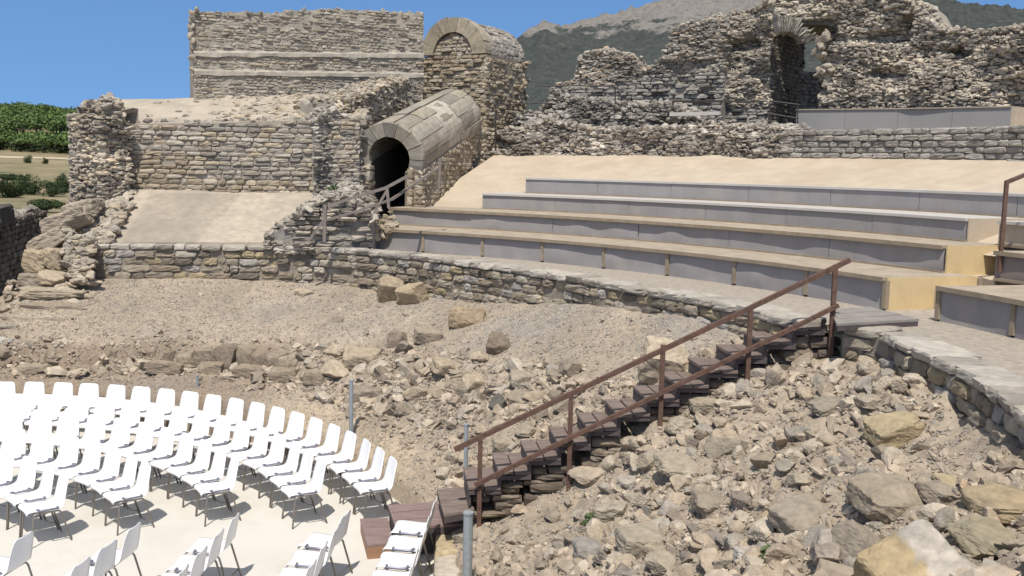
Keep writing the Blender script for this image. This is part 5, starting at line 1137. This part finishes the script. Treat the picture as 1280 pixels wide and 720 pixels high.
# ledge of dressed blocks across the left slope
xs = [78, 100, 122, 142, 163, 192, 214, 243, 270, 300, 330, 358, 386, 408]
yt = [432, 434, 431, 430, 429, 432, 432, 432, 428, 428, 430, 436, 440, 442]; yb = [452, 450, 452, 452, 452, 456, 462, 461, 463, 464, 466, 470, 472, 474]
for i in range(len(xs) - 1):
    t = [(.27, .23, .185), (.25, .205, .16), (.30, .255, .2), (.21, .175, .14), (.34, .29, .23), (.29, .245, .19)][rng.integers(0, 6)]
    cx = (xs[i] + xs[i + 1]) / 2; p = pol(th_of(aty(cx, 440, 18.25)), 8.8 + rng.normal(0, .03)); d = p[1]; z1 = aty(cx, (yt[i] + yt[i + 1]) / 2 + 3 + rng.uniform(-1.5, 2), d)[2]; z0 = aty(cx, (yb[i] + yb[i + 1]) / 2, d)[2]
    hw = (xs[i + 1] - xs[i]) / 2 / F * d * rng.uniform(.96, 1.03); hh = (z1 - z0) / 2 + .06
    stone('ledge_block', (*p, z1 - hh), (hw, .24, hh), t, '%s block from the left in the row of brown ledge blocks across the gravel slope' % ORD[i], 'stone block', math.atan2(-(p[0] - C[0]), p[1] - C[1]), (rng.normal(0, .04), rng.normal(0, .05)), 'block', group='brown ledge blocks across the slope'); taken.append((p[0], p[1], hw))
# lower stones of the ledge
for i, (a, b, w_, h_) in enumerate([(205, 464, 40, 10), (263, 466, 30, 12), (310, 470, 40, 12), (352, 474, 34, 12), (392, 480, 26, 14)]):
    on_slope(a, b + 2, w_, h_ + 6, .14, (.28, .235, .185), '%s flat stone from the left at the foot of the ledge blocks' % ORD[i], 'block', rng.normal(0, .1), name='ledge_foot_stone', cat='stone', group='flat stones below the ledge blocks')
# corner blocks at the far left
def far_block(px, py, w, h, d, depth, tint, label, rz=0, tilt=(0, 0), kind='block', name='corner_block', **kw):
    p = aty(px, py, d); sc = d / F; return stone(name, p, (w * sc / 2, depth, h * sc / 2), tint, label, 'stone block', rz, tilt, kind, **kw)
TB = (.35, .305, .245)
far_block(66, 303, 52, 26, 21.2, .4, TB, 'big tan corner block with a sloping top, second from the top', 0, (0, -.5))
far_block(86, 278, 58, 28, 21.9, .4, TB, 'highest large tan block leaning beside the dark wall', 0, (0, -.4))
far_block(106, 263, 40, 24, 22.3, .4, (.33, .29, .235), 'tan block above the leaning one, against the ragged wall end', 0, (0, -.25))
far_block(48, 326, 32, 30, 20.9, .35, (.38, .32, .23), 'left of two square yellowish corner blocks'); far_block(72, 324, 24, 30, 20.95, .35, (.36, .305, .23), 'right of two square yellowish corner blocks')
far_block(48, 352, 34, 24, 20.7, .35, (.27, .24, .2), 'dark grey block under the square corner blocks'); far_block(70, 347, 34, 18, 20.6, .3, (.42, .36, .28), 'rounded pale block under the square corner blocks', 0, (0, .1))
far_block(70, 366, 80, 14, 20.3, .35, (.37, .325, .26), 'long pale step stone below the corner blocks', .05)
far_block(74, 384, 84, 13, 20.0, .35, (.30, .26, .215), 'long brownish step stone, second below the corner blocks', .03)
far_block(48, 402, 96, 15, 19.6, .3, (.28, .245, .205), 'longest brownish grey slab at the left edge', .04)
far_block(12, 410, 40, 14, 19.3, .3, (.33, .30, .255), 'grey slab at the left photo edge, upper one'); far_block(8, 424, 46, 12, 19.1, .3, (.30, .275, .235), 'grey slab at the left photo edge, lower one')
far_block(57, 428, 40, 18, 18.9, .25, T1, 'tan stone left of the ledge blocks', 0, (0, .1), 'rock')
far_block(6, 443, 36, 44, 18.7, .3, (.42, .41, .39), 'pale grey flat faced block cut by the left photo edge', k=12)
far_block(30, 458, 30, 24, 18.5, .25, (.27, .24, .2), 'dark stone right of the pale grey flat faced block', 0, (0, 0), 'rock')
far_block(56, 446, 24, 22, 18.5, .2, (.36, .31, .245), 'small tan stone left end of the ledge', 0, (0, .1), 'rock')
far_block(3, 268, 12, 26, 24., .4, (.10, .09, .085), 'dark stone on top of the dark wall at the left edge')
far_block(44, 462, 40, 16, 18.3, .25, (.32, .275, .22), 'long low tan stone behind the rearmost chairs', .1)
mb = MB(); n = 170; X_ = rng.uniform(8, 122, n); Y_ = rng.uniform(345, 470, n); P = np.array([aty(a, b, 20.6 - (b - 345) / 125 * 2.3) for a, b in zip(X_, Y_)]); P[:, 2] = np.maximum(P[:, 2] - .05, 0)
rocks(mb, P, rng.uniform(.06, .2, (n, 3)) * [1.3, 1, .8], tints('rub', n), 2, tilt=.3); tag(mb.build('corner_rubble', M_ROCK), 'loose tan rubble packed between the corner blocks and step stones at the far left', 'rubble', kind='stuff')
mb = MB(); n = 60; X_ = rng.uniform(84, 116, n); Y_ = rng.uniform(290, 350, n); P = np.array([aty(a, b, 21.0 - (b - 290) / 60 * .6) for a, b in zip(X_, Y_)])
rocks(mb, P, rng.uniform(.08, .2, (n, 3)) * [1.2, 1, .7], tints('tan', n), 2, tilt=.25); tag(mb.build('corner_masonry', M_STONE), 'broken masonry between the tan corner blocks and the long podium wall', 'masonry')

# ------------------------------------------------------------------ loose stones over the slope
taken = np.array(taken)
cand = []
n = 60000; th = rng.uniform(-30, 124, n); s = rng.random(n); r = np.sqrt(RF ** 2 + s * ((RW(th) - .08) ** 2 - RF ** 2)); x = C[0] + r * np.cos(np.radians(th)); y = C[1] + r * np.sin(np.radians(th))
ss = (r - RF) / (RW(th) - RF); k = rubbly(ss, th); clump = np.clip(.65 + 1.1 * fbm(np.stack([x * .9, y * .9, 0 * x], -1), 3, 55), .05, 1)
edge = np.clip(ss / .2, 0, 1)
keep = rng.random(n) < (.05 + .95 * k * clump) * (.25 + .75 * edge)
# keep the stair supports and the bare earth at their foot clear
rel = np.c_[x, y] - S0; al = rel @ DIRS; ac_ = rel @ NRM
keep &= ~((al > -.9) & (al < 4.2) & (ac_ > -.02) & (ac_ < WID + .02))
bare = (al > -.8) & (al < 1.0) & (ac_ < 0) & (ac_ > -1.0); keep &= ~(bare & (rng.random(n) < .85))
x, y, k, ss, th = x[keep], y[keep], k[keep], ss[keep], th[keep]; n = len(x)
size = np.minimum(.016 + .012 * rng.pareto(1.65, n) * (.35 + 1.0 * k), .15) * rng.uniform(.85, 1.15, n)
size = np.where(k < .3, np.minimum(size, .05), size)
d = np.min(np.hypot(x[:, None] - taken[None, :, 0], y[:, None] - taken[None, :, 1]) - taken[None, :, 2] * .8, axis=1); ok = (size < .05) | (d > size * .6)
x, y, k, ss, th, size = (q[ok] for q in (x, y, k, ss, th, size)); n = len(x); z = H(x, y)
P = np.c_[x, y, z + size * .12]; px_, py_ = proj(P); inv = (px_ > -10) & (px_ < 1290) & (py_ < 730) & (py_ > 300)
vis = np.where(inv, size / np.hypot(x, y), 0); order = np.argsort(-vis); big = order[:235]; small = order[235:]
print('stones', n)
tone = [('pale', [(.43, .365, .28), (.46, .39, .30)]), ('tan', [(.36, .295, .215), (.39, .315, .23)]), ('grey', [(.30, .265, .215), (.33, .29, .24)]), ('dark brown', [(.20, .17, .14), (.235, .195, .16)])]
rel = np.c_[x, y] - S0; acr = rel @ NRM
for i in big:
    c_, pal = tone[rng.choice(4, p=[.32, .40, .2, .08])]
    if acr[i] < WID * .5: zone = ('upper' if ss[i] > .55 else 'lower') + ' rubble slope right of the staircase'
    elif th[i] < 34: zone = 'rubble directly behind the staircase'
    elif th[i] < 62: zone = 'boulder jumble left of the staircase'
    else: zone = 'earth slope behind the far chairs'
    sz = 'large' if size[i] > .12 else 'middling'
    mb = MB(); rocks(mb, [[0, 0, 0]], [size[i] * np.array([rng.uniform(.8, 1.3), rng.uniform(.7, 1.1), rng.uniform(.5, .85)])], tints(pal, 1), 3, 9, (.32, .85), .4, .018)
    o = mb.build('loose_stone', M_ROCK); o.location = P[i]; tag(o, '%s %s loose stone in the %s' % (sz, c_, zone), 'stone', '%s %s stones in the %s' % (sz, c_, zone))
mb = MB(); sm = small[rng.random(len(small)) < .4]; sh = np.setdiff1d(small, sm)
rocks(mb, P[sm], size[sm][:, None] * np.c_[rng.uniform(.8, 1.3, len(sm)), rng.uniform(.7, 1.1, len(sm)), rng.uniform(.5, .9, len(sm))], tints('rub', len(sm), .25), 2, 8, (.3, .85), None, .02)
blocks(mb, P[sh], size[sh][:, None] * np.c_[rng.uniform(.8, 1.4, len(sh)), rng.uniform(.55, 1.0, len(sh)), rng.uniform(.25, .6, len(sh))] * .9, rand_rot(len(sh), .55), tints('rub', len(sh), .25), n=2, k=16, jit=.2)
tag(mb.build('rubble_litter', M_ROCK), 'small rubble and chips of stone strewn over the earth slope', 'rubble', kind='stuff')
n = 70000; th = rng.uniform(-25, 112, n); s = rng.random(n) ** .8; r = RF + .05 + s * (RW(th) - .1 - RF); x = C[0] + r * np.cos(np.radians(th)); y = C[1] + r * np.sin(np.radians(th)); z = H(x, y)
sz = rng.uniform(.007, .024, n); V0 = np.array([[1, 0, 0], [-.5, .87, 0], [-.5, -.87, 0], [0, 0, .9]]); RRm = rand_rot(n, .5)
V = np.einsum('nij,vj->nvi', RRm, V0) * sz[:, None, None] + np.c_[x, y, z][:, None, :]; Fq = (np.array([[0, 1, 3], [1, 2, 3], [2, 0, 3]])[None] + (np.arange(n) * 4)[:, None, None]).reshape(-1, 3)
mb = MB(); mb.add(V.reshape(-1, 3), Fq, np.repeat(tints([(.42, .36, .285), (.34, .32, .29), (.47, .41, .33), (.29, .27, .24), (.38, .31, .24)], n, .15), 4, 0)); tag(mb.build('gravel', M_ROCK), 'fine gravel over the earth slope', 'gravel', kind='stuff')
# weeds
for px, py, s_, lab in [(742, 657, .16, 'small green weed among the pale boulders below the staircase'), (967, 702, .14, 'small green weed at the bottom of the right rubble slope'), (418, 238, .16, 'green tuft on the rubble ramp by the arched doorway')]:
    p = hit(px, py) if py > 320 else aty(px, py, 21.2); root = empty('weed', p); tag(root, lab, 'weed'); mb = MB(); leaf_cloud(mb, (0, 0, s_ * .5), s_, s_ * .8, s_ * .6, 160, .03, (.10, .13, .06), 7, 7); mb.build('foliage', M_LEAVES, root)
    mb = MB(); tube(mb, [(0, 0, -.03), (.01, 0, s_ * .5)], .006, n=5); mb.build('stem', M_BARK, root)
